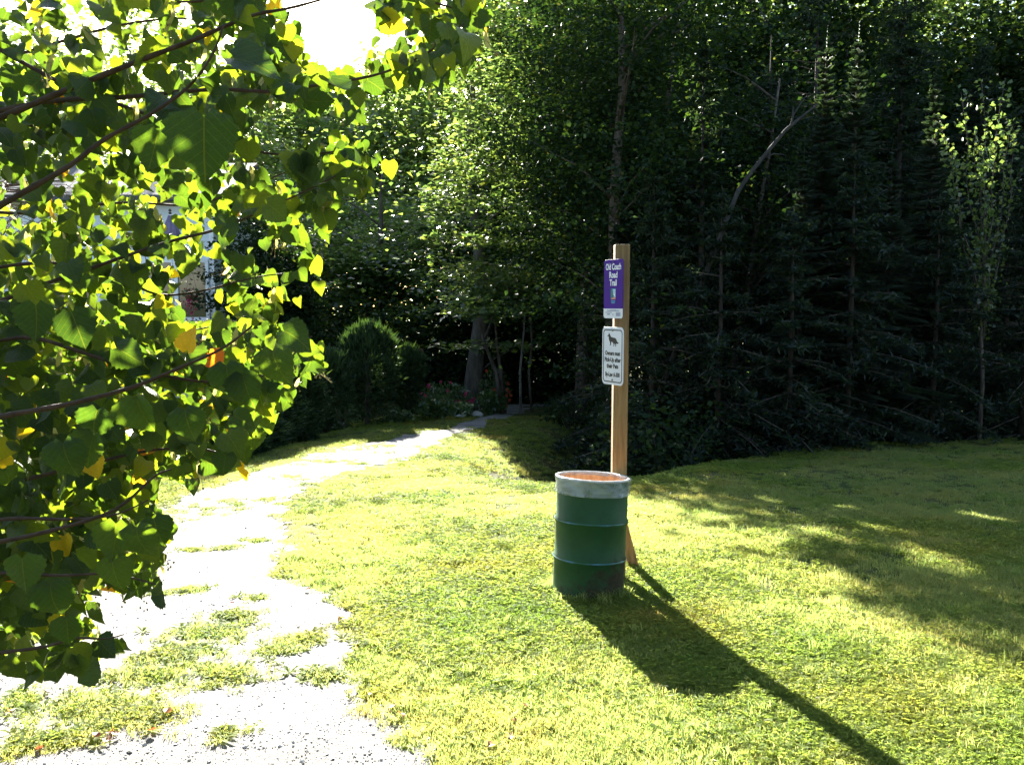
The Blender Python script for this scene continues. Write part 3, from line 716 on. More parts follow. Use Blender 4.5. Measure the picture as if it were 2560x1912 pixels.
# slim stems at the trail end
for i, (lab, pts) in enumerate((('slim bare stem slanting left, nearest to the grey maple trunk', [(1258, 995), (1240, 930), (1222, 885), (1208, 850), (1196, 800)]), ('slim upright brown stem beside the slanting stem', [(1262, 995), (1252, 930), (1243, 870), (1238, 800)]), ('thin pale sapling stem at the dark end of the trail', [(1302, 1000), (1300, 930), (1306, 870), (1312, 790)]), ('thin crooked sapling stem farthest right at the trail end', [(1330, 1000), (1322, 930), (1330, 860), (1326, 790)]))):
    Yv = 28.0 + i * .3; P3 = [at(a, b, Yv) for a, b in pts]; b0 = np.array([P3[0][0], Yv, H(P3[0][0], Yv)])
    o = empty('sapling', tuple(b0), lab, 'sapling')
    pp = [np.array([0, 0, -.15])] + [p - b0 for p in P3[1:]]
    MB().tube(pp, list(np.linspace(.085 if i < 2 else .05, .03, len(pp))), 8).build('stem', M_greybark if i == 2 else M_bark, o, True)
    c = P3[-1]; _, LP = crown_points(np.random.default_rng(150 + i), c + np.array([0, 0, .9]), np.array([1.0, 1.0, .9]), 26, 34, .3, .3)
    me = leaf_mesh('crown', LP, .13, M_maple, np.random.default_rng(i)); me.transform(Matrix.Translation(-Vector(b0))); link('crown', me, o)

# ------------------------------------------------------------------ garden at the left: clipped conifers, shrubs, flowers
def clipped(label, px, ptop, Y, width, seed, stem=.75, group=None):
    r = np.random.default_rng(seed); t = at(px, ptop, Y); x = t[0]; z0 = H(x, Y); hgt = t[2] - z0
    o = empty('clipped_conifer', (x, Y, z0), label, 'conifer', group)
    MB().tube(wavy((0, 0, -.15), (0, 0, hgt * .9), r, .012), [.09, .075, .07, .06, .05, .03, .01], 9).build('trunk', M_bark, o, True)
    n = 5200; a = r.random(n) * 6.283; q = r.random(n) ** .8; hh = stem + (hgt - stem) * q
    prof = width / 2 * np.clip(np.sqrt(np.clip(1 - (np.clip(q - .33, 0, None) / .67) ** 2.3, 0, 1)), 0, 1) * np.where(q < .33, .92 + .25 * q, 1)
    lump = 1 + .16 * np.sin(a * 3 + hh * 3 + seed) + .14 * np.sin(a * 6 + hh * 7) + .12 * np.sin(a * 11 - hh * 12)
    rad = prof * lump * np.sqrt(r.uniform(.35, 1.0, n))
    P = np.stack([rad * np.cos(a), rad * np.sin(a), hh], 1)
    nl = 1700; aa = r.random(nl) * 6.283; rl = width * .42 * np.sqrt(r.random(nl)); P = np.concatenate([P, np.stack([rl * np.cos(aa), rl * np.sin(aa), stem * (.15 + .95 * r.random(nl))], 1)])
    P = P[(P[:, 2] > stem + (hgt - stem) * .28) | (r.random(len(P)) < .42)]
    P = P + unit(r.normal(0, 1, P.shape)) * (r.random((len(P), 1)) < .06) * .16
    hgt_ = hgt
    d = unit(P * np.array([1, 1, .0]) + np.array([0, 0, .25]) + np.array([0, 0, 1]) * np.clip((P[:, 2:3] - hgt * .55), 0, None) + r.normal(0, .25, P.shape))
    sd = unit(np.cross(d, r.normal(0, 1, P.shape))); L = (r.uniform(.07, .2, len(P)) * (1 + .9 * (P[:, 2] > hgt * .8)))[:, None]
    u = np.cross(d, sd)
    V = np.stack([P - sd * .022, P + sd * .022, P + d * L, P - u * .02, P + u * .02, P + d * L * .8 + sd * .04, P + d * L * .8 - sd * .04, ], 1).reshape(-1, 3)
    i = np.arange(len(P))[:, None] * 7
    T = np.concatenate([i + np.array([[0, 1, 2]]), i + np.array([[3, 4, 5]]), i + np.array([[4, 3, 6]])], 1).reshape(-1, 3)
    link('foliage', npmesh('foliage', V, T, M_yew, np.repeat(r.random(len(P)), 7)), o)
clipped('domed clipped conifer on a clear trunk, the tallest of the row by the lawn', 916, 824, 24.5, 1.7, 201, .75)
clipped('clipped conifer just left of the tall domed one, behind sunlit lime leaf tips', 815, 892, 23.0, 1.3, 202, .5)
clipped('narrow dark conifer just right of the tall domed one', 1018, 880, 26.4, .9, 203, .8)
clipped('dark conifer at the left end of the row, half hidden by the lime leaves', 728, 905, 20.6, 1.4, 204, .4)
clipped('dark conifer between the lime leaf tips and the lawn, left of the row', 640, 900, 19.0, 1.7, 207, .35)
clipped('low dark conifer under the lowest lime leaves at the lawn edge', 560, 1010, 17.2, 1.9, 205, .15)
clipped('low dark bush at the far left of the lawn edge', 400, 1040, 16.0, 1.8, 206, .1)

def bush(name, label, cat, px, py, Y, rad, n, size, mat, seed, up=.8, flowers=None, nfl=0, fsize=.06, hgt=None):
    r = np.random.default_rng(seed); c = at(px, py, Y); z0 = H(c[0], Y); o = empty(name, (c[0], Y, z0), label, cat)
    h = hgt or max(.25, (c[2] - z0) * 1.5)
    st = MB()
    for k_ in range(9):
        a = r.random() * 6.28; st.tube([(0, 0, -.06), (rad * .35 * math.cos(a), rad * .35 * math.sin(a), h * .5), (rad * .7 * math.cos(a), rad * .7 * math.sin(a), h * .85)], [.014, .01, .004], 5)
    st.build('stems', M_bark, o)
    u = unit(r.normal(0, 1, (n, 3))) * r.random((n, 1)) ** .4
    P = np.array([0, 0, h * .52]) + u * np.array([rad, rad, h * .5])
    link('foliage', leaf_mesh('foliage', P, size, mat, r, up, .55, prune=False), o)
    if flowers is not None:
        u = unit(r.normal(0, 1, (nfl, 3))); u[:, 1] = -abs(u[:, 1])
        u[:, 2] = np.where(r.random(nfl) < .6, -abs(u[:, 2]) * .8 - .1, u[:, 2])
        P = np.array([0, 0, h * .52]) + u * np.array([rad, rad, h * .5]) * 1.03
        V = []; T = []; rd = []
        for p in P:
            b0 = r.random() * 6.28; rr = r.random()
            for k_ in range(5):
                a = b0 + k_ * 1.257; b = len(V); s = fsize
                V += [p, p + np.array([math.cos(a - .45), -.35, math.sin(a - .45)]) * s * .8, p + np.array([math.cos(a), -.45, math.sin(a)]) * s, p + np.array([math.cos(a + .45), -.35, math.sin(a + .45)]) * s * .8]
                T += [(b, b + 1, b + 2), (b, b + 2, b + 3)]; rd += [rr] * 4
        tag(link('blossoms', npmesh('blossoms', np.array(V), np.array(T), flowers, rd), o), kind='stuff')
    return o
bush('flowering_bush', 'low bush edged with pink blossoms in the shade left of the maple trunk', 'bush', 1110, 950, 30, 1.0, 1800, .10, M_shrub, 211, .6, M_pink, 90, .06, 1.0)
bush('flowering_bush', 'dim bush with a few red flowers right of the maple trunk', 'bush', 1238, 935, 29.5, .55, 800, .10, M_shrub, 212, .6, M_red, 26, .06, 1.5)
bush('leafy_shrub', 'pale glossy-leaved shrub at the grass edge left of the maple trunk', 'shrub', 1090, 1032, 25.6, .62, 700, .15, M_shrub, 213, .5, M_pink, 0, .06, .62)
bush('leafy_shrub', 'variegated leafy plant at the foot of the maple trunk', 'plant', 1150, 1020, 27.0, .45, 420, .16, M_hosta, 214, .5, hgt=.45)
bush('leafy_shrub', 'leafy plant right of the maple trunk at the dark trail edge', 'plant', 1230, 992, 28, .5, 500, .17, M_shrub, 215, .4, hgt=.75)
bush('leafy_shrub', 'low green plant in front of the narrow dark conifer', 'plant', 1000, 1062, 24.2, .4, 300, .12, M_shrub, 216, .5, hgt=.4)
bush('leafy_shrub', 'small bush between the trunks of the clipped conifers', 'bush', 858, 1085, 22.6, .42, 600, .07, M_shrub, 217, .4, hgt=.75)
bush('leafy_shrub', 'ragged shrub spilling down the gully bank beside the trail', 'shrub', 1420, 1085, 24.0, .75, 800, .10, M_wood, 218, .7, hgt=1.0)
def stone(label, px, py, Y, s, seed):
    q = random.Random(seed); bm = bmesh.new(); bmesh.ops.create_icosphere(bm, subdivisions=3, radius=1)
    for v in bm.verts:
        d = 1 + .18 * math.sin(v.co.x * 3 + seed) * math.cos(v.co.y * 4) + q.uniform(-.03, .03); v.co = Vector((v.co.x * s * d, v.co.y * s * .8 * d, v.co.z * s * .5 * d))
    me = bpy.data.meshes.new('garden_stone'); bm.to_mesh(me); bm.free(); me.materials.append(M_pebble)
    me.polygons.foreach_set('use_smooth', np.ones(len(me.polygons), bool))
    p = at(px, py, Y); tag(link('garden_stone', me, None, (p[0], Y, H(p[0], Y) + s * .25)), label, 'stone')
stone('pale rounded stone in the grass right below the maple trunk', 1192, 1034, 27.2, .22, 2)
stone('small pale stone left of the rounded one by the maple trunk', 1148, 1042, 26.6, .13, 5)
# grey-green pillar with a reddish cap
M_pillar = simple('weathered_green_paint', [(.3, (.10, .135, .12)), (.7, (.17, .21, .19))], 8, .8, .2, 40, .2)
M_cap = simple('red_brown_boards', [(.3, (.10, .045, .035)), (.7, (.17, .075, .055))], 10, .8, .2, 40, .2)
p = at(1040, 880, 33); z0 = H(p[0], 33)
o = empty('garden_pillar', (p[0], 33, z0), 'grey-green square pillar with reddish cap behind the clipped conifers', 'pillar')
bevel(MB().box((0, 0, (p[2] - z0) / 2 - .1), (.40, .40, p[2] - z0 + .2)).build('shaft', M_pillar, o), .02)
bevel(MB().box((0, 0, p[2] - z0 + .06), (.56, .56, .12)).build('cap', M_cap, o), .015)

# ------------------------------------------------------------------ house and deck behind the lime tree
M_siding = simple('pale_siding', [(.35, (.60, .64, .68)), (.7, (.70, .73, .76))], 3, .6, .05, 60, .3)
M_trim = simple('white_trim', [(.3, (.76, .77, .78)), (.7, (.82, .82, .82))], 5, .5, .02, 60, .4)
M_roof = simple('grey_shingles', [(.3, (.07, .07, .075)), (.7, (.13, .13, .135))], 12, .9, .5, 30, .2)
M_deck = simple('brown_deck_boards', [(.3, (.10, .045, .028)), (.7, (.18, .085, .05))], 7, .8, .2, 50, .2, stretch=(.3, 3, 1))
mg, n, l, out = new_mat('window_glass')
p_ = n.new('ShaderNodeBsdfPrincipled'); p_.inputs['Base Color'].default_value = (.02, .025, .03, 1); p_.inputs['Roughness'].default_value = .06; p_.inputs['Specular IOR Level'].default_value = .9
l.new(p_.outputs[0], out.inputs[0]); M_glass = mg
HY = 27.0; hx1 = X(548, HY); hx0 = hx1 - 11.0; hz = H(hx1 - 2, HY)
house = empty('house', (hx1, HY, hz), 'pale sided house with white framed windows glimpsed behind the lime leaves', 'house')
EA = 5.2 - hz                                            # eaves above its ground
MB().box((-5.5, 4.03, EA / 2 - .3), (11.0, 8.0, EA + .6)).build('wall', M_siding, house)
win = [(-.95, 1.9, 3.55 - .2, 1.55), (-3.6, 1.9, 3.35, 1.55), (-7.2, 1.9, 3.35, 1.55)]
bd = MB().box((0, 0, 0), (11.02, .022, .150), Matrix.Rotation(R(-5), 3, 'X')).mesh('siding_board', M_siding)
nb = int(EA / .145)
for k_ in range(nb):
    link('siding_board', bd, house, (-5.5, -.006, k_ * .145 + .07))
MB().box((.0, -.012, EA / 2), (.14, .07, EA)).build('corner_board', M_trim, house)
rf = MB(); rf.v = [(-11.5, -.5, EA - .12), (.45, -.5, EA - .12), (.3, 4, EA + 1.5), (-11.5, 4, EA + 1.5), (.45, 8.5, EA - .12), (-11.5, 8.5, EA - .12), (-11.5, -.5, EA - .28), (.45, -.5, EA - .28), (.45, 8.5, EA - .28), (-11.5, 8.5, EA - .28)]
rf.f = [(0, 1, 2, 3), (3, 2, 4, 5), (6, 7, 1, 0), (7, 8, 4, 2, 1), (9, 6, 0, 3, 5), (8, 9, 5, 4), (9, 8, 7, 6)]
rf.build('roof', M_roof, house)
def window(cx_, z, wd, ht):
    f = MB()
    for sx in (-1, 1): f.box((cx_ + sx * wd / 2, -.06, z), (.10, .09, ht + .1))
    f.box((cx_, -.06, z + ht / 2), (wd - .1, .088, .10)); f.box((cx_, -.06, z - ht / 2), (wd - .1, .088, .10)); f.box((cx_, -.062, z), (.13, .08, ht - .1))
    fo = f.build('window', M_trim, house)
    for sx in (-1, 1):
        MB().box((cx_ + sx * wd / 4, -.045, z), (wd / 2 - .12, .012, ht - .1)).build('pane', M_glass, fo)
    MB().box((cx_, -.10, z - ht / 2 - .085), (wd + .24, .16, .06)).build('sill', M_trim, fo)
wz = at(0, 725, HY)[2] - hz
for cx_ in (X(460, HY) - hx1, -4.4, -7.6): window(cx_, wz, 1.9, 1.75)
# deck
DZ = 1.0; dk = empty('deck', (hx1, HY - 4.2, H(hx1, HY - 4.2)), 'raised brown wooden deck in front of the house', 'deck')
dz = DZ - dk.location.z
db = MB().box((0, 0, 0), (9.5, .135, .035)).mesh('deck_board', M_deck)
for k_ in range(28): link('deck_board', db, dk, (-4.6, .05 + k_ * .145, dz))
MB().box((-4.6, -.04, dz - .14), (9.5, .04, .24)).build('fascia', M_deck, dk)
pm = MB().box((0, 0, 0), (.14, .14, dz + .2)).mesh('post', M_deck)
for k_ in range(5): link('post', pm, dk, (-.1 - k_ * 2.2, .15, dz / 2 - .12 - .02))
# folded parasol on the deck
M_violet = simple('violet_canvas', [(.3, (.16, .13, .20)), (.7, (.24, .20, .29))], 9, .85, .2, 40, .1, stretch=(3, 3, .5))
p = at(425, 527, HY - 3.2); ph = p[2] - DZ - .02
o = empty('folded_parasol', (p[0], HY - 3.2, DZ + .018), 'folded violet patio parasol standing on the deck', 'parasol')
MB().tube([(0, 0, 0), (0, 0, ph)], .022, 10).build('pole', M_trim, o, True)
MB().lathe([(.22, 0), (.24, .04), (.05, .09), (.024, .12)], 20).build('base', M_roof, o, True)
MB().lathe([(.20, ph - 1.15), (.23, ph - 1.0), (.20, ph - .7), (.24, ph - .62), (.15, ph - .40), (.06, ph - .2), (.03, ph - .12)], 32, lambda a, z: .025 * math.sin(a * 8)).build('canopy', M_violet, o, True)
MB().lathe([(.001, ph + .06), (.035, ph + .03), (.045, ph), (.02, ph - .03), (.05, ph - .06), (.02, ph - .1)], 12).build('finial', M_bark, o, True)
# hanging fuchsia by the window
r = np.random.default_rng(31); p = at(478, 742, HY - .9)
o = empty('flower_basket', (p[0], HY - .9, p[2] - .4), 'hanging basket with trailing magenta flowers in front of the house window', 'flower basket')
MB().lathe([(.001, .28), (.13, .3), (.19, .42), (.2, .44), (.18, .44)], 20).build('basket', M_deck, o, True)
for a in (0, 2.1, 4.2): MB().tube([(.19 * math.cos(a), .19 * math.sin(a), .43), (0, 0, 1.5)], .004, 4).build('wire', M_bark, o)
P = np.array([0, 0, .5]) + unit(r.normal(0, 1, (160, 3))) * np.array([.22, .22, .14]); link('foliage', leaf_mesh('foliage', P, .07, M_shrub, r, .5, prune=False), o)
P = r.normal(0, 1, (90, 3)) * np.array([.10, .08, .20]) + np.array([.02, -.16, .18]); tag(link('blossoms', leaf_mesh('blossoms', P, .075, M_pink, r, .1, prune=False), o), kind='stuff')
# bracket the basket hangs from
bevel(MB().box((p[0], HY - .45, p[2] + 1.12), (.04, 1.0, .04)).build('wall_bracket', M_bark), .004)
bpy.data.objects['wall_bracket'].parent = None
tag(bpy.data.objects['wall_bracket'], 'dark bracket arm on the house wall holding the flower basket', 'bracket')

# ------------------------------------------------------------------ steel drum bin
def drum_paint():
    m, n, l, out = new_mat('green_drum_paint')
    tc = n.new('ShaderNodeTexCoord'); ob = tc.outputs['Object']
    t = noise(n, l, 7, 6, ob); r = ramp(n, [(.3, (.012, .052, .019)), (.6, (.018, .068, .025)), (.8, (.028, .080, .034))]); l.new(t.outputs['Fac'], r.inputs[0])
    sx = n.new('ShaderNodeSeparateXYZ'); l.new(ob, sx.inputs[0])
    t2 = noise(n, l, 13, 7, ob, .72)
    def mt(op, x, y=None, c=False):
        q = n.new('ShaderNodeMath'); q.operation = op; q.use_clamp = c
        for i, v in enumerate((x, y)):
            if v is None: continue
            if isinstance(v, (int, float)): q.inputs[i].default_value = v
            else: l.new(v, q.inputs[i])
        return q.outputs[0]
    # mud and rust thrown up on the lowest third, heavier on one side
    low = mt('SUBTRACT', mt('ADD', .26, mt('MULTIPLY', sx.outputs[0], .55)), sx.outputs[2])
    mud = mt('MULTIPLY', mt('ADD', low, mt('MULTIPLY', mt('SUBTRACT', t2.outputs['Fac'], .5), .9)), 5.5, True)
    mx = n.new('ShaderNodeMixRGB'); l.new(mud, mx.inputs[0]); l.new(r.outputs[0], mx.inputs[1])
    t3 = noise(n, l, 60, 4, ob); r3 = ramp(n, [(.3, (.022, .018, .010)), (.7, (.055, .042, .022))]); l.new(t3.outputs['Fac'], r3.inputs[0]); l.new(r3.outputs[0], mx.inputs[2])
    t4 = noise(n, l, 22, 5, ob, .7); sp = ramp(n, [(.68, (0, 0, 0)), (.74, (1, 1, 1))]); l.new(t4.outputs['Fac'], sp.inputs[0])
    mx2 = n.new('ShaderNodeMixRGB'); l.new(mt('MULTIPLY', sp.outputs[0], .6), mx2.inputs[0]); l.new(mx.outputs[0], mx2.inputs[1]); mx2.inputs[2].default_value = (.09, .045, .025, 1)
    p = n.new('ShaderNodeBsdfPrincipled'); p.inputs['Specular IOR Level'].default_value = .25; l.new(mx2.outputs[0], p.inputs['Base Color'])
    rg = mt('ADD', .52, mt('MULTIPLY', mud, .4)); l.new(rg, p.inputs['Roughness'])
    b = n.new('ShaderNodeBump'); b.inputs['Strength'].default_value = .35; b.inputs['Distance'].default_value = .006
    l.new(t2.outputs['Fac'], b.inputs['Height']); l.new(b.outputs[0], p.inputs['Normal'])
    l.new(p.outputs[0], out.inputs[0]); return m
M_drum = drum_paint()
M_hoop = simple('worn_hoop_paint', [(.42, (.014, .075, .04)), (.52, (.03, .11, .12)), (.62, (.06, .17, .25)), (.75, (.02, .09, .06))], 9, .35, .1, 60, .5)
M_rust = simple('orange_rust', [(.3, (.40, .22, .10)), (.5, (.58, .35, .18)), (.7, (.66, .43, .25))], 14, .8, .15, 60, .2, stretch=(2.2, 2.2, .12))
M_rim = simple('bare_steel_rim', [(.3, (.45, .40, .36)), (.7, (.62, .58, .54))], 16, .45, .1, 60, .5)
dp = gp(1468, 1478); dp[2] = H(dp[0], dp[1])
D_R, D_H = .278, .945
drum = empty('steel_drum', tuple(dp - np.array([0, 0, .03])), 'green painted steel drum used as a litter bin, rusty and muddy at the foot', 'litter bin', rot=(R(-3.4), R(2.6), 0))
DB = dp - np.array([0, 0, .03])
prof = [(.2, .02), (D_R - .006, .02), (D_R + .006, 0), (D_R + .006, .02), (D_R, .03)]
for zc in (.32, .615): prof += [(D_R, zc - .026), (D_R + .011, zc - .008), (D_R + .011, zc + .008), (D_R, zc + .026)]
prof += [(D_R, D_H - .02), (D_R, D_H)]
MB().lathe(prof, 72, lambda a, z: .0035 * math.sin(3 * a + z * 4) * (z > .05) - .010 * math.exp(-((a - 5.2) ** 2) * 9 - ((z - .16) ** 2) * 90) - .012 * math.exp(-((a - 4.3) ** 2) * 6 - ((z - .47) ** 2) * 60)).build('body', M_drum, drum, True)
MB().lathe([(D_R - .004, D_H), (D_R - .006, D_H - .03), (D_R - .022, D_H - .10), (D_R - .022, .03), (.0, .03)], 72).build('inner_wall', M_rust, drum, True)
for zc in (.32, .615):
    MB().lathe([(D_R + .0095, zc - .008), (D_R + .0135, zc - .004), (D_R + .0145, zc), (D_R + .0135, zc + .004), (D_R + .0095, zc + .008)], 72, lambda a, z: .0015 * math.sin(5 * a)).build('rolling_hoop', M_hoop, drum, True)
rm_ = MB()
for i in range(73):
    pass
ring = [( (D_R + .004) * math.cos(2 * math.pi * i / 72), (D_R + .004) * math.sin(2 * math.pi * i / 72), D_H) for i in range(73)]
rm_.tube(ring, .0095, 8, False); rm_.build('rim', M_rim, drum, True)
# thin plastic bag folded over the rim
mp, n, l, out = new_mat('milky_plastic_film')
p_ = n.new('ShaderNodeBsdfPrincipled'); p_.inputs['Base Color'].default_value = (.42, .46, .47, 1); p_.inputs['Roughness'].default_value = .28; p_.inputs['Specular IOR Level'].default_value = .6
tcx = n.new('ShaderNodeTexCoord'); mpx = n.new('ShaderNodeMapping'); mpx.inputs['Scale'].default_value = (1, 1, 2.2); l.new(tcx.outputs['Object'], mpx.inputs[0])
tn = noise(n, l, 5, 4, mpx.outputs[0], .55, 2.5); bb = n.new('ShaderNodeBump'); bb.inputs['Strength'].default_value = .35; bb.inputs['Distance'].default_value = .02
l.new(tn.outputs['Fac'], bb.inputs['Height']); l.new(bb.outputs[0], p_.inputs['Normal'])
tl = n.new('ShaderNodeBsdfTransparent'); mixp = n.new('ShaderNodeMixShader')
tn2 = noise(n, l, 3, 4, mpx.outputs[0], .5, 1.2); rp2 = ramp(n, [(.38, (.26, .26, .26)), (.62, (.70, .70, .70))]); l.new(tn2.outputs['Fac'], rp2.inputs[0])
l.new(rp2.outputs[0], mixp.inputs[0]); l.new(tl.outputs[0], mixp.inputs[1]); l.new(p_.outputs[0], mixp.inputs[2]); l.new(mixp.outputs[0], out.inputs[0])
bag = MB(); NB = 160
def bagw(a, z):
    return .004 * math.sin(a * 11 + z * 60) * (1 if z < D_H else 0) + .003 * math.sin(a * 23 - z * 90) + .003 * math.sin(a * 5 + z * 30)
bag.lathe([(D_R + .012, D_H - .122), (D_R + .018, D_H - .116), (D_R + .011, D_H - .106), (D_R + .012, D_H - .09), (D_R + .013, D_H - .06), (D_R + .011, D_H - .03), (D_R + .018, D_H - .008), (D_R + .017, D_H + .008), (D_R + .004, D_H + .013), (D_R - .012, D_H + .006), (D_R - .014, D_H - .02)], NB, bagw)
ob_ = bag.build('plastic_bag', mp, None, True); ob_.location = DB; ob_.rotation_euler = drum.rotation_euler
tag(ob_, 'wrinkled milky plastic bag folded over the rim of the green drum', 'plastic bag')

# ------------------------------------------------------------------ post, brace and signs
M_post = simple('new_lumber', [(.3, (.17, .10, .045)), (.5, (.25, .155, .07)), (.7, (.31, .205, .10))], 8, .75, .25, 50, .25, stretch=(5, 5, .35), detail=7)
PY = 7.19
pl = at(1546, 1200, PY)
pb = np.array([pl[0], PY, H(pl[0], PY)]); pt = at(1547, 612, PY)[2]; PW_ = .119
post = empty('sign_post', tuple(pb), 'tall square timber post behind the green drum with a short slanted brace', 'sign post', rot=(0, R(.15), 0))
bevel(MB().box((0, 0, (pt - pb[2]) / 2 - .2), (PW_, PW_, pt - pb[2] + .4)).build('timber', M_post, post), .005)
foot = gp(1587, 1412); foot[2] = H(foot[0], foot[1]) - .05; top_ = np.array([pb[0] + .02, foot[1] - .02, pb[2] + .60])
v = Vector(top_ - foot); q = v.to_track_quat('Z', 'Y').to_matrix()
bevel(MB().box((foot + top_) / 2 - pb, (.088, .088, v.length), q).build('brace', M_post, post), .004)
# signs
M_purple = simple('purple_sign_paint', [(.3, (.040, .003, .20)), (.7, (.046, .004, .225))], 4, .5, .0, 60, .12)
M_white = simple('white_sign_paint', [(.3, (.55, .57, .66)), (.7, (.60, .62, .70))], 4, .4, .0, 60, .4)
M_alu = simple('bare_sign_edge', [(.3, (.55, .55, .55)), (.7, (.66, .66, .66))], 20, .5, .0, 60, .4)
M_black = simple('black_print', [(.3, (.012, .012, .014)), (.7, (.02, .02, .022))], 20, .5, 0, 60, .3)
M_letter = simple('white_print', [(.3, (.74, .75, .80)), (.7, (.80, .80, .84))], 20, .5, 0, 60, .3)
M_teal = simple('teal_print', [(.3, (.03, .22, .42)), (.7, (.05, .32, .50))], 20, .5, 0, 60, .3)
M_dkgreen = simple('dark_teal_print', [(.3, (.015, .10, .12)), (.7, (.02, .14, .15))], 20, .5, 0, 60, .3)
M_salmon = simple('salmon_print', [(.3, (.50, .17, .12)), (.7, (.58, .25, .16))], 20, .5, 0, 60, .3)
M_greyprint = simple('grey_print', [(.3, (.20, .22, .33)), (.7, (.30, .32, .44))], 20, .5, 0, 60, .3)
M_screw = simple('zinc_screw', [(.3, (.10, .10, .10)), (.7, (.22, .22, .22))], 30, .4, 0, 60, .5, metal=.6)
def rrect(w_, h_, r_, n=6):
    pts = []
    for cx_, cz_, a0 in ((w_ / 2 - r_, h_ / 2 - r_, 0), (-w_ / 2 + r_, h_ / 2 - r_, 90), (-w_ / 2 + r_, -h_ / 2 + r_, 180), (w_ / 2 - r_, -h_ / 2 + r_, 270)):
        for k_ in range(n + 1):
            a = R(a0 + 90 * k_ / n); pts.append((cx_ + r_ * math.cos(a), cz_ + r_ * math.sin(a)))
    return pts
def plate(pts, y0, y1):
    """prism with its front (towards -Y) at y0"""
    mb = MB(); n = len(pts)
    mb.v = [(a, y0, b) for a, b in pts] + [(a, y1, b) for a, b in pts]
    mb.f = [tuple(range(n)), tuple(range(2 * n - 1, n - 1, -1))] + [(i, i + n, (i + 1) % n + n, (i + 1) % n) for i in range(n)]
    return mb
def frame(outer, inner, y0, y1):
    mb = MB(); n = len(outer)
    mb.v = [(a, y0, b) for a, b in outer] + [(a, y0, b) for a, b in inner] + [(a, y1, b) for a, b in outer] + [(a, y1, b) for a, b in inner]
    for i in range(n):
        j = (i + 1) % n
        mb.f += [(i, j, n + j, n + i), (2 * n + j, 2 * n + i, 3 * n + i, 3 * n + j), (j, i, 2 * n + i, 2 * n + j), (n + i, n + j, 3 * n + j, 3 * n + i)]
    return mb
def lettering(txt, x, z, size, mat, parent, y, sx=1.0, bold=.0, name='lettering', width=None):
    cu = bpy.data.curves.new('t', 'FONT'); cu.body = txt; cu.size = size; cu.align_x = 'CENTER'; cu.align_y = 'CENTER'; cu.offset = bold; cu.extrude = .0004; cu.resolution_u = 3
    to = bpy.data.objects.new('t', cu); COL.objects.link(to)
    dg = bpy.context.evaluated_depsgraph_get(); me = bpy.data.meshes.new_from_object(to.evaluated_get(dg))
    bpy.data.objects.remove(to); me.name = name
    if width:
        xs = [v.co.x for v in me.vertices]; sx = width / (max(xs) - min(xs))
    if sx != 1: me.transform(Matrix.Diagonal((sx, 1, 1, 1)))
    me.materials.clear(); me.materials.append(mat)
    return link(name, me, parent, (x, y, z), (math.pi / 2, 0, 0))
YAW = R(-61)
def sign_base(name, px, py, label, cat):
    c = at(px, py, PY - PW_ / 2 - .012)
    c[0] = pb[0] - PW_ / 2 - .006 + 0.0
    return empty(name, tuple(c), label, cat, rot=(0, 0, YAW))
def hz_of(p1, p2): return at(1527, p1, PY - .07)[2] - at(1527, p2, PY - .07)[2]
# purple trail sign
h1 = hz_of(650, 797); sg = sign_base('trail_sign', 1527, 722.5, 'purple trail name sign at the top of the timber post', 'sign')
W1 = .262
pts = rrect(W1, h1, .022)
bevel(plate(pts, -.0015, .0025).build('panel', M_purple, sg), .0005, 1)
zb = -h1 / 2 + h1 * .165
low = [(a, min(b, zb)) for a, b in pts if b < 0]
low = [(-W1 / 2, zb)] + [p for p in rrect(W1, h1, .022) if p[1] < 0][0:7] + [p for p in rrect(W1, h1, .022) if p[1] < 0][7:] + [(W1 / 2, zb)]
plate(low, -.0021, -.0013).build('white_band', M_white, sg)
yl = -.0024
for t_, fz, wf in (('Old Coach', .372, .80), ('Road', .235, .42), ('Trail', .102, .37)):
    lettering(t_, 0, h1 * fz, .070, M_letter, sg, yl, 1, .0016, width=W1 * wf)
em = -.085 * h1
MBx = lambda cx_, cz_, w_, h_: [(cx_ - w_ / 2, cz_ - h_ / 2), (cx_ + w_ / 2, cz_ - h_ / 2), (cx_ + w_ / 2, cz_ + h_ / 2), (cx_ - w_ / 2, cz_ + h_ / 2)]
lo = plate(MBx(0, em, .066, .086), -.0024, -.0014).build('logo', M_teal, sg)
plate([(-.033, em - .045), (-.002, em - .045), (.004, em - .01), (-.006, em + .02), (-.014, em + .043), (-.033, em + .043)], -.0028, -.002).build('logo_land', M_dkgreen, lo)
for k_ in range(4): plate(MBx(.016, em + .032 - k_ * .011, .030, .005), -.0028, -.002).build('logo_stripe', M_letter, lo)
plate([(.004, em - .012), (.012, em + .002), (.026, em - .004), (.031, em - .024), (.024, em - .026), (.018, em - .012)], -.0029, -.002).build('logo_wave', M_letter, lo)
plate([(-.024, em - .043), (.032, em - .043), (.03, em - .028), (.006, em - .022), (-.004, em - .032), (-.022, em - .034)], -.0029, -.002).build('logo_shore', M_salmon, lo)
for k_, ww in ((0, .058), (1, .046)):
    plate(MBx(0, em - .058 - k_ * .013, ww, .008), -.0024, -.0014).build('logo_caption', M_teal, sg)
for cx_, fz, ww, hh in ((0, .03, .085, .003), (.0, .048, .17, .008), (-.062, .078, .088, .007), (-.062, .11, .04, .012), (.0, .115, .012, .014), (.07, .108, .06, .030)):
    plate(MBx(cx_, zb - fz * h1 * .95 + .004, ww, hh), -.0026, -.0018).build('fine_print', M_greyprint, sg)
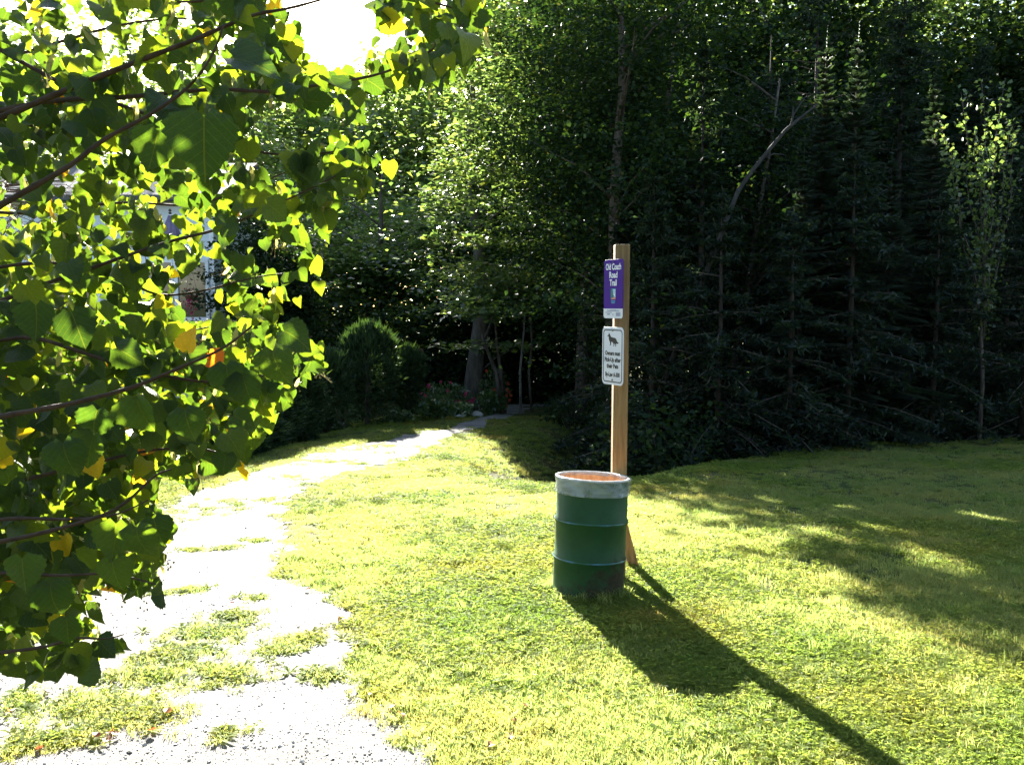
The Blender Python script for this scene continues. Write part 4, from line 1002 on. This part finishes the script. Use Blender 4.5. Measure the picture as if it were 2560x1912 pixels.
# dog sign
h2 = hz_of(818, 962); sg2 = sign_base('dog_sign', 1527, 890, 'white sign with a black dog silhouette below the purple sign', 'sign')
W2 = .292
bevel(plate(rrect(W2, h2, .04), -.0015, .0025).build('panel', M_white, sg2), .0005, 1)
frame(rrect(W2 - .030, h2 - .040, .03), rrect(W2 - .046, h2 - .056, .024), -.0023, -.0012).build('border', M_black, sg2)
DOG = [(84, 80), (89, 60), (92, 52), (97, 62), (103, 72), (106, 78), (112, 92), (118, 104), (128, 112), (146, 117), (166, 122), (181, 130), (190, 142), (196, 158), (202, 172), (212, 184), (222, 190), (220, 198), (206, 202), (195, 198), (190, 192), (188, 206), (190, 222), (184, 232), (176, 234), (174, 229), (181, 224), (180, 210), (174, 198), (166, 196), (166, 210), (164, 222), (156, 226), (148, 226), (148, 220), (156, 217), (156, 204), (150, 190), (140, 176), (130, 170), (122, 172), (122, 196), (120, 210), (112, 214), (102, 214), (102, 208), (110, 205), (108, 190), (106, 174), (98, 158), (92, 138), (88, 118), (90, 104), (86, 98), (76, 98), (69, 92), (72, 87)]
kx, kz = .54 * W2 / 153.0, .25 * h2 / 182.0
dog = [((a - 143) * kx * 1.0, h2 * .41 - (b - 52 - (a - 143) * .12) * kz) for a, b in DOG]
plate(dog[::-1], -.0023, -.0012).build('dog_silhouette', M_black, sg2)
for t_, fz, wf in (('Owners must', .045, .71), ('Pick-Up after', -.068, .76), ('their Pets', -.178, .55), ('By-Law A-300', -.325, .68)):
    lettering(t_, 0, h2 * fz, .048, M_black, sg2, -.0022, 1, .0019, width=W2 * wf)
for s_, zz in ((sg2, h2 * .445), (sg2, -h2 * .415), (sg, h1 * .455)):
    MB().tube([(0, -.007, zz), (0, .02, zz)], .0085 if s_ is sg2 else .004, 12).build('screw', M_screw, s_, True)
# timber packing wedges that hold the skewed signs to the post
# ------------------------------------------------------------------ lime tree in the foreground
LIMEMASK = [(-300, -200), (700, -200), (720, 20), (745, 70), (765, 140), (830, 178), (890, 150), (955, 70), (930, 20), (930, -200), (1180, -200), (1228, 100), (1180, 180), (1130, 215), (1020, 230), (930, 250), (960, 330), (880, 320), (810, 265), (720, 290), (700, 340), (850, 330), (985, 375), (975, 450), (930, 490), (860, 520), (835, 590), (775, 620), (805, 660), (800, 740), (760, 765), (700, 790), (760, 835), (815, 870), (810, 930), (760, 985), (690, 1050), (645, 1090), (625, 1160), (580, 1210), (500, 1175), (490, 1235), (400, 1195), (392, 1290), (440, 1320), (425, 1400), (385, 1440), (440, 1495), (330, 1500), (255, 1475), (235, 1570), (335, 1610), (320, 1665), (240, 1640), (200, 1720), (120, 1705), (50, 1725), (-20, 1660), (-300, 1600)]
LIMEHOLES = [[(420, 715), (545, 700), (540, 795), (450, 800)], [(395, 530), (445, 520), (445, 575), (405, 580)], [(640, 300), (720, 250), (720, 420), (660, 470)], [(1000, 235), (960, 300), (900, 300), (930, 235)], [(620, 640), (770, 610), (700, 690)], [(570, 560), (690, 545), (660, 590), (580, 610)]]
def in_lime(px, py):
    ok = inpoly(px, py, LIMEMASK)
    for h_ in LIMEHOLES: ok &= ~inpoly(px, py, h_)
    return ok
LB = np.array([-3.3, 3.4, H(-3.3, 3.4)])
lime = empty('lime_tree', tuple(LB), 'lime tree with big heart-shaped leaves reaching in from the left, close to the camera', 'tree')
tr_ = [(0, 0, -.2), (.02, 0, .5), (.0, .03, 1.4), (.05, 0, 2.4), (.0, -.05, 3.6), (.06, 0, 5.0), (.05, .05, 6.6), (0, 0, 8)]
MB().tube(tr_, [.26, .19, .17, .15, .12, .09, .05, .015], 14).build('trunk', M_bark, lime, True)
# limbs: (pixel trace, depth at the frame's left edge, depth at the tip, start radius)
LIMBS = [([(-150, 350), (0, 296), (183, 218), (389, 136), (486, 101), (630, 35), (727, 23), (900, -30)], 2.3, 2.3, .013),
         ([(-100, 300), (128, 249), (311, 245), (467, 228), (564, 222), (673, 233), (801, 212), (950, 190), (1080, 130), (1160, 60)], 2.4, 2.2, .010),
         ([(-150, 40), (0, 124), (128, 198), (218, 233), (370, 288), (451, 313), (560, 360), (690, 390), (800, 385), (880, 372)], 2.6, 2.5, .010),
         ([(-80, 560), (60, 480), (183, 412), (253, 350), (370, 292), (478, 218), (537, 132), (560, 60)], 1.7, 1.8, .009),
         ([(-120, 250), (40, 300), (155, 346), (240, 358), (380, 420), (470, 470)], 2.6, 3.0, .009),
         ([(-100, 800), (66, 724), (194, 683), (292, 648), (428, 601), (544, 576), (661, 525), (739, 490), (840, 440)], 2.3, 2.4, .009),
         ([(-120, 690), (40, 660), (160, 655), (300, 690), (389, 743), (505, 730), (640, 690), (760, 680)], 2.5, 2.5, .008),
         ([(-150, 1080), (0, 1040), (167, 1013), (342, 967), (428, 928), (560, 873), (630, 815)], 1.7, 1.65, .009),
         ([(-150, 900), (60, 830), (200, 880), (360, 930), (520, 960), (680, 940), (740, 880), (780, 840)], 2.2, 2.1, .008),
         ([(-150, 1240), (60, 1200), (220, 1160), (390, 1120), (520, 1120), (590, 1150)], 2.0, 2.1, .008),
         ([(-120, 1380), (120, 1330), (296, 1278), (389, 1184), (428, 1173)], 1.6, 1.6, .007),
         ([(-150, 1320), (40, 1292), (160, 1300), (290, 1290), (370, 1250)], 1.8, 1.7, .007),
         ([(-120, 1655), (0, 1630), (117, 1618), (187, 1591), (264, 1599), (310, 1585)], 1.75, 1.7, .006),
         ([(-150, 1440), (20, 1430), (150, 1440), (280, 1430), (390, 1460)], 1.8, 1.75, .007),
         ([(-150, -120), (100, -60), (330, 0), (520, 10), (640, -40)], 2.9, 3.0, .011),
         ([(200, -200), (500, -110), (780, -60), (960, -20), (1100, 10), (1190, 40)], 2.6, 2.4, .010),
         ([(-150, 520), (100, 540), (300, 500), (480, 520), (620, 470), (740, 420)], 3.6, 3.6, .011),
         ([(-150, 980), (100, 920), (300, 850), (470, 830), (600, 800)], 3.3, 3.2, .010),
         ([(-150, 200), (100, 120), (300, 60), (480, 40), (600, 90)], 3.8, 3.8, .012),
         ([(-150, 1150), (50, 1090), (250, 1060), (420, 1050), (560, 1040)], 2.9, 2.8, .009)]
NODES = []
for tr, Y0, Y1, r0 in LIMBS:
    n = len(tr); pts = [at(a, b, Y0 + (Y1 - Y0) * i / (n - 1)) for i, (a, b) in enumerate(tr)]
    join = np.array([LB[0] + .05, LB[1], min(max(pts[0][2] - .25, LB[2] + 1.0), 6)])
    full = [join, (join + pts[0]) / 2 + np.array([0, 0, .08])] + pts
    # resample smoothly
    full = np.array(full); s = np.linspace(0, len(full) - 1, len(full) * 4); i0 = np.arange(len(full))
    sm = np.stack([np.interp(s, i0, full[:, j]) for j in range(3)], 1)
    for _ in range(3): sm[1:-1] = (sm[:-2] + 2 * sm[1:-1] + sm[2:]) / 4
    rr = np.interp(s, [0, 1, len(full) - 1], [r0 * 1.5, r0 * .82, r0 * .2]); rr *= 1 + .12 * np.sin(np.arange(len(s)) * 2.4)
    MB().tube(sm - LB, list(rr), 8).build('limb', M_twig, lime, True)
    NODES.append(sm[6:])
NODES = np.concatenate(NODES)
r = np.random.default_rng(404)
LEAVES = []                  # (position of the leaf base, axis, normal, size)
twigs = MB(); stalks = MB()
def add_leaf(node, axis_, nrm, size, pet=.045, tone=None):
    axis_ = axis_ / np.linalg.norm(axis_)
    nrm = nrm - axis_ * (nrm @ axis_); nrm /= np.linalg.norm(nrm)
    base = node + pet * (axis_ * .45 + np.array([0, 0, -.15]) + r.normal(0, .35, 3))
    c = base + axis_ * size * .5; e = base + axis_ * size
    pr = project(np.stack([base, c, e]))
    if pr[:, 2].min() < (1.9 if pet > .02 else .8): return False
    if pr[1, 0] > -350 and not in_lime(pr[:, 0], pr[:, 1]).all(): return False
    LEAVES.append((base, axis_, nrm, size, pr, tone if tone is not None else r.random()))
    mid = (node + base) / 2 + np.array([0, 0, .008])
    stalks.tube([node, mid, base], [.0016, .0012, .0011], 4, False)
    return True
def leaf_dir(td):
    a = td * r.uniform(.1, .7) + r.normal(0, .42, 3) + np.array([0, 0, -.75])
    n = np.array([r.normal(0, .55), -1.0 if r.random() < .75 else .8, r.normal(.35, .5)])
    return a, n
def twig(p0, d, L, sc_=1.0):
    d = d / np.linalg.norm(d); k = max(3, int(L / .055)); pts = [p0]; cur = d.copy()
    for i in range(k):
        cur = cur + r.normal(0, .12, 3) + np.array([0, 0, -.03]); cur /= np.linalg.norm(cur); pts.append(pts[-1] + cur * L / k)
    hit = 0
    for i, p in enumerate(pts[1:]):
        a, n = leaf_dir(cur)
        hit += add_leaf(p, a, n, sc_ * r.choice((r.uniform(.036, .06), r.uniform(.05, .078))))
    if hit > len(pts) * .35: twigs.tube(pts, list(np.linspace(.0032, .0012, len(pts))), 5)
for i in range(450):        # side twigs along the limbs
    p = NODES[r.integers(len(NODES))]
    d = np.array([r.normal(.45, .6), r.normal(.1, .75), r.normal(-.1, .55)])
    twig(p, d, r.uniform(.12, .42), r.uniform(.85, 1.1))
n_lit = 0
while n_lit < 720:           # inner crown: clusters on branchlets running back to a limb
    px, py = r.uniform(-250, 1150), (r.uniform(-150, 1650) if r.random() < .55 else r.uniform(750, 1650))
    if not in_lime(np.array([px]), np.array([py]))[0]: continue
    Yv = r.uniform(2.4, 6.0) if py < 900 else r.uniform(1.9, 4.2)
    p = at(px, py, Yv); j = np.argmin(((NODES - p) ** 2).sum(1) + 4 * (NODES[:, 0] > p[0])); q = NODES[j]
    c = wavy(q, p, r, .015, 6); twigs.tube(c, list(np.linspace(.005, .002, 6)), 5)
    twig(p, np.array([r.normal(.5, .5), r.normal(.2, .6), r.normal(-.25, .4)]), r.uniform(.2, .45)); n_lit += 1
n_lit = 0
while n_lit < 150:           # the dense dark left and lower part
    px, py = r.uniform(-250, 380), r.uniform(500, 1650)
    if not in_lime(np.array([px]), np.array([py]))[0]: continue
    Yv = r.uniform(2.0, 3.6); p = at(px, py, Yv); q = NODES[np.argmin(((NODES - p) ** 2).sum(1) + 4 * (NODES[:, 0] > p[0]))]
    c = wavy(q, p, r, .015, 6); twigs.tube(c, list(np.linspace(.004, .002, 6)), 5)
    twig(p, np.array([r.normal(.4, .5), r.normal(.2, .6), r.normal(-.3, .4)]), r.uniform(.2, .4), 1.05); n_lit += 1
n_lit = 0
while n_lit < 150:           # the top fringe round the gap of sky
    px, py = r.uniform(540, 1220), r.uniform(-120, 330)
    if not in_lime(np.array([px]), np.array([py]))[0]: continue
    Yv = r.uniform(2.1, 3.8); p = at(px, py, Yv); q = NODES[np.argmin(((NODES - p) ** 2).sum(1) + 4 * (NODES[:, 0] > p[0]))]
    c = wavy(q, p, r, .015, 6); twigs.tube(c, list(np.linspace(.004, .002, 6)), 5)
    twig(p, np.array([r.normal(.5, .5), r.normal(.2, .6), r.normal(-.25, .4)]), r.uniform(.15, .35), 1.1); n_lit += 1
# the leaves that stand out
for px, py, Y, size, ax, nm in ((467, 880, 1.45, .058, (.25, .1, .9), (-.3, -1, .2)), (525, 262, 1.35, .105, (-.05, .05, -1), (.15, -1, .3)), (575, 185, 1.4, .108, (.42, .1, -.9), (.5, -1, .15)), (575, 135, 1.5, .09, (.9, .1, -.25), (-.1, -.8, .8)), (395, 310, 1.6, .08, (-.3, .1, -1), (.3, -1, .2)), (600, 925, 1.5, .085, (.25, 0, -1), (-.2, -1, .3)), (660, 860, 1.5, .095, (.3, 0, -1), (-.2, -1, .15)), (690, 815, 1.55, .08, (.9, .1, -.55), (.1, -1, .5)), (560, 900, 1.5, .085, (.1, .1, -1), (.2, -1, .2)), (470, 1010, 1.5, .08, (.2, 0, -1), (.2, -1, .1)), (80, 740, 1.5, .085, (.0, 0, -1), (.2, -1, .2)), (170, 770, 1.5, .09, (.35, 0, -1), (.4, -1, .2)), (270, 860, 1.45, .07, (.8, 0, -.5), (.1, -1, .4)), (330, 985, 1.4, .085, (.3, .1, -1), (-.2, -1, .2)), (250, 1010, 1.5, .08, (-.3, .1, -1), (.3, -1, .2)), (150, 1090, 1.45, .09, (.2, 0, -1), (.2, -1, .2)), (240, 1060, 1.5, .085, (-.3, 0, -1), (-.2, -1, .2)), (380, 1215, 1.5, .08, (.2, 0, -1), (.1, -1, .25)), (345, 1300, 1.45, .085, (.2, 0, -1), (-.1, -1, .25)), (300, 1290, 1.5, .09, (-.1, 0, -1), (.1, -1, .25)), (110, 1440, 1.5, .095, (.1, 0, -1), (.25, -1, .2)), (60, 1370, 1.45, .085, (.05, 0, -1), (.25, -1, .2)), (280, 1380, 1.5, .085, (.15, 0, -1), (.1, -1, .2)), (365, 1430, 1.5, .07, (.1, 0, -1), (.3, -1, .1)), (260, 1590, 1.6, .065, (.9, 0, -.4), (-.1, -1, .3)), (160, 1540, 1.6, .075, (.0, 0, -1), (.3, -1, .1)), (390, 1290, 1.5, .075, (.25, 0, -1), (.1, -1, .3)), (480, 1290, 1.5, .0, (.9, 0, -.4), (0, -1, .3))):
    if py > 700: size *= .8
    if size: add_leaf(at(px, py, Y), np.array(ax, float), np.array(nm, float), size, .012, .993 if (px, py) == (467, 880) else r.uniform(0, .6))

def lime_leaf(levels, half, curl, fold, twist):
    """heart shaped, toothed blade; returns vertices, triangles, uv for a leaf of length 1 along +Y"""
    prof = [(0, .27), (.05, .385), (.13, .47), (.24, .505), (.36, .495), (.48, .45), (.60, .375), (.70, .295), (.80, .20), (.88, .12), (.94, .055), (1.0, .006)]
    vs = np.linspace(0, 1, levels); ws = np.interp(vs, [a for a, _ in prof], [b for _, b in prof])
    ws = ws * (1 + .055 * np.where(np.arange(levels) % 2, 1, -1) * (levels > 8))
    us = np.linspace(-1, 1, 2 * half + 1); V, UV, T = [], [], []
    for v_, w_ in zip(vs, ws):
        for u in us:
            x = u * w_; y = v_ + (np.interp(abs(u), [0, .5, 1], [.09, -.055, .02]) if half > 1 else .09 - .12 * abs(u)) * max(0, 1 - v_ * 3.0)
            z = fold * abs(x) - curl * (v_ - .25) ** 2 + twist * x * v_ + .02 * math.sin(v_ * 14) * abs(u)
            V.append((x, y, z)); UV.append((x, y))
    m = 2 * half + 1
    for i in range(levels - 1):
        for j in range(2 * half):
            a = i * m + j; T += [(a, a + 1, a + m + 1), (a, a + m + 1, a + m)]
    return np.array(V), np.array(T), np.array(UV)
var_near = [lime_leaf(15, 2, c, f, t) for c, f, t in ((.35, .28, .15), (.7, -.2, -.3), (.2, .45, .35), (.9, .2, -.2), (-.35, .35, .1), (.45, .8, .25), (1.2, .1, .3), (.1, -.4, -.3))]
var_far = [lime_leaf(7, 1, c, f, t) for c, f, t in ((.3, .28, .15), (.7, -.2, -.3), (.2, .45, .35), (1.0, .2, -.2), (.3, .9, .1), (1.4, -.1, .3))]
def vis(l):
    pr = l[4]; c = pr[1]
    return l[3] / c[2] * (1 if (-40 < c[0] < 2600 and -40 < c[1] < 1950) else .01)
LEAVES.sort(key=vis, reverse=True)
open('/tmp/n.txt','w').write(str(len(LEAVES)))
NEAR = LEAVES[:295]; FARL = LEAVES[295:]
near_me = [npmesh('leaf', V, T, M_limeN, None, UV, True) for V, T, UV in var_near]
for i, (b, a, n, s, pr, tone) in enumerate(NEAR):
    o = bpy.data.objects.new('leaf', near_me[r.integers(len(near_me))]); COL.objects.link(o); o.parent = lime
    xv = np.cross(a, n)
    M = Matrix(((xv[0], a[0], n[0], b[0] - LB[0]), (xv[1], a[1], n[1], b[1] - LB[1]), (xv[2], a[2], n[2], b[2] - LB[2]), (0, 0, 0, 1))) @ Matrix.Diagonal((s, s, s, 1))
    o.matrix_local = M; o.color = (tone, tone, tone, 1)
VV, TT, UU, RR = [], [], [], []; off = 0
for b, a, n, s, pr, tone in FARL:
    V, T, UV = var_far[r.integers(len(var_far))]; xv = np.cross(a, n)
    VV.append((b - LB) + (V[:, :1] * xv + V[:, 1:2] * a + V[:, 2:] * n) * s); TT.append(T + off); UU.append(UV); RR.append(np.full(len(V), tone)); off += len(V)
tag(link('leaves', npmesh('leaves', np.concatenate(VV), np.concatenate(TT), M_lime, np.concatenate(RR), np.concatenate(UU), True), lime), kind='stuff')
twigs.build('twigs', M_twig, lime, True)['kind'] = 'stuff'
M_stalk = simple('leaf_stalk', [(.3, (.22, .20, .05)), (.7, (.30, .17, .06))], 20, .5, 0, 60, .3)
stalks.build('leaf_stalks', M_stalk, lime, True)['kind'] = 'stuff'
# pale bracts with little round fruits
V, T, rd = [], [], []; fr = MB()
for i in range(1300):
    b, a, n, s, pr, tone = LEAVES[r.integers(len(LEAVES))]
    if pr[0, 2] < 2.3: continue
    d = np.array([r.normal(0, .4), r.normal(0, .4), -1.0]); d /= np.linalg.norm(d); sd = np.cross(d, r.normal(0, 1, 3)); sd /= np.linalg.norm(sd)
    p = b - LB + r.normal(0, .02, 3); L = r.uniform(.035, .06); k = len(V); u = np.cross(d, sd); rr = r.random()
    for t, w_, z in ((0, .15, 0), (.25, .8, .05), (.6, 1, .09), (.9, .7, .06), (1, .1, .0)):
        c = p + d * L * t + u * L * z * 2; V += [c - sd * .0075 * w_, c + sd * .0075 * w_]; rd += [rr, rr]
    for q in range(4): T += [(k + 2 * q, k + 2 * q + 1, k + 2 * q + 3), (k + 2 * q, k + 2 * q + 3, k + 2 * q + 2)]
    if i % 2 == 0:
        e0 = p + d * L * .5
        for q in range(r.integers(2, 6)):
            e = e0 + d * .035 + r.normal(0, .016, 3); fr.tube([e0, e], .0006, 3, False)
            R_ = .0036; fr.tube([e + np.array([0, 0, R_]), e + np.array([0, 0, R_ * .6]), e, e - np.array([0, 0, R_ * .6]), e - np.array([0, 0, R_])], [.0004, R_ * .8, R_, R_ * .8, .0004], 6, False)
tag(link('bracts', npmesh('bracts', np.array(V), np.array(T), M_bract, rd), lime), kind='stuff')
fr.build('fruits', M_stalk, lime, True)['kind'] = 'stuff'

# ------------------------------------------------------------------ fallen leaves
M_fallen = foliage('fallen_leaf', [(0, (.16, .055, .03)), (.5, (.22, .085, .045)), (1, (.28, .15, .07))], .35, (1.6, 1.2, .8), .5, .4, attr=False)
fm = [npmesh('fallen_leaf', V * .042, T, M_fallen, None, UV, True) for V, T, UV in (lime_leaf(9, 1, .6, .5, .3), lime_leaf(9, 1, -.3, .3, -.5))]
for i, (px, py) in enumerate(((275, 1845), (285, 1852), (240, 1858), (385, 1838), (420, 1796), (395, 1736), (118, 1742), (110, 1880), (30, 1790), (930, 1745), (1000, 1800), (985, 1778), (1280, 1805), (1285, 1845), (1235, 1870), (1320, 1772), (700, 1392), (580, 1525), (395, 1622), (260, 1860), (855, 1555), (770, 1480))):
    p = gp(px, py); z = H(p[0], p[1])
    o = link('fallen_leaf', fm[i % 2], None, (p[0], p[1], z + .03), (random.uniform(-.5, .5), random.uniform(-.5, .5), random.uniform(0, 6.28)))
    tag(o, 'small curled reddish brown leaf fallen on the trail or its grassy edge', 'fallen leaf', 'fallen leaves along the trail')
for i, (px, py) in enumerate(((1390, 1705), (1640, 1620), (2020, 1790), (1470, 1700))):
    pass
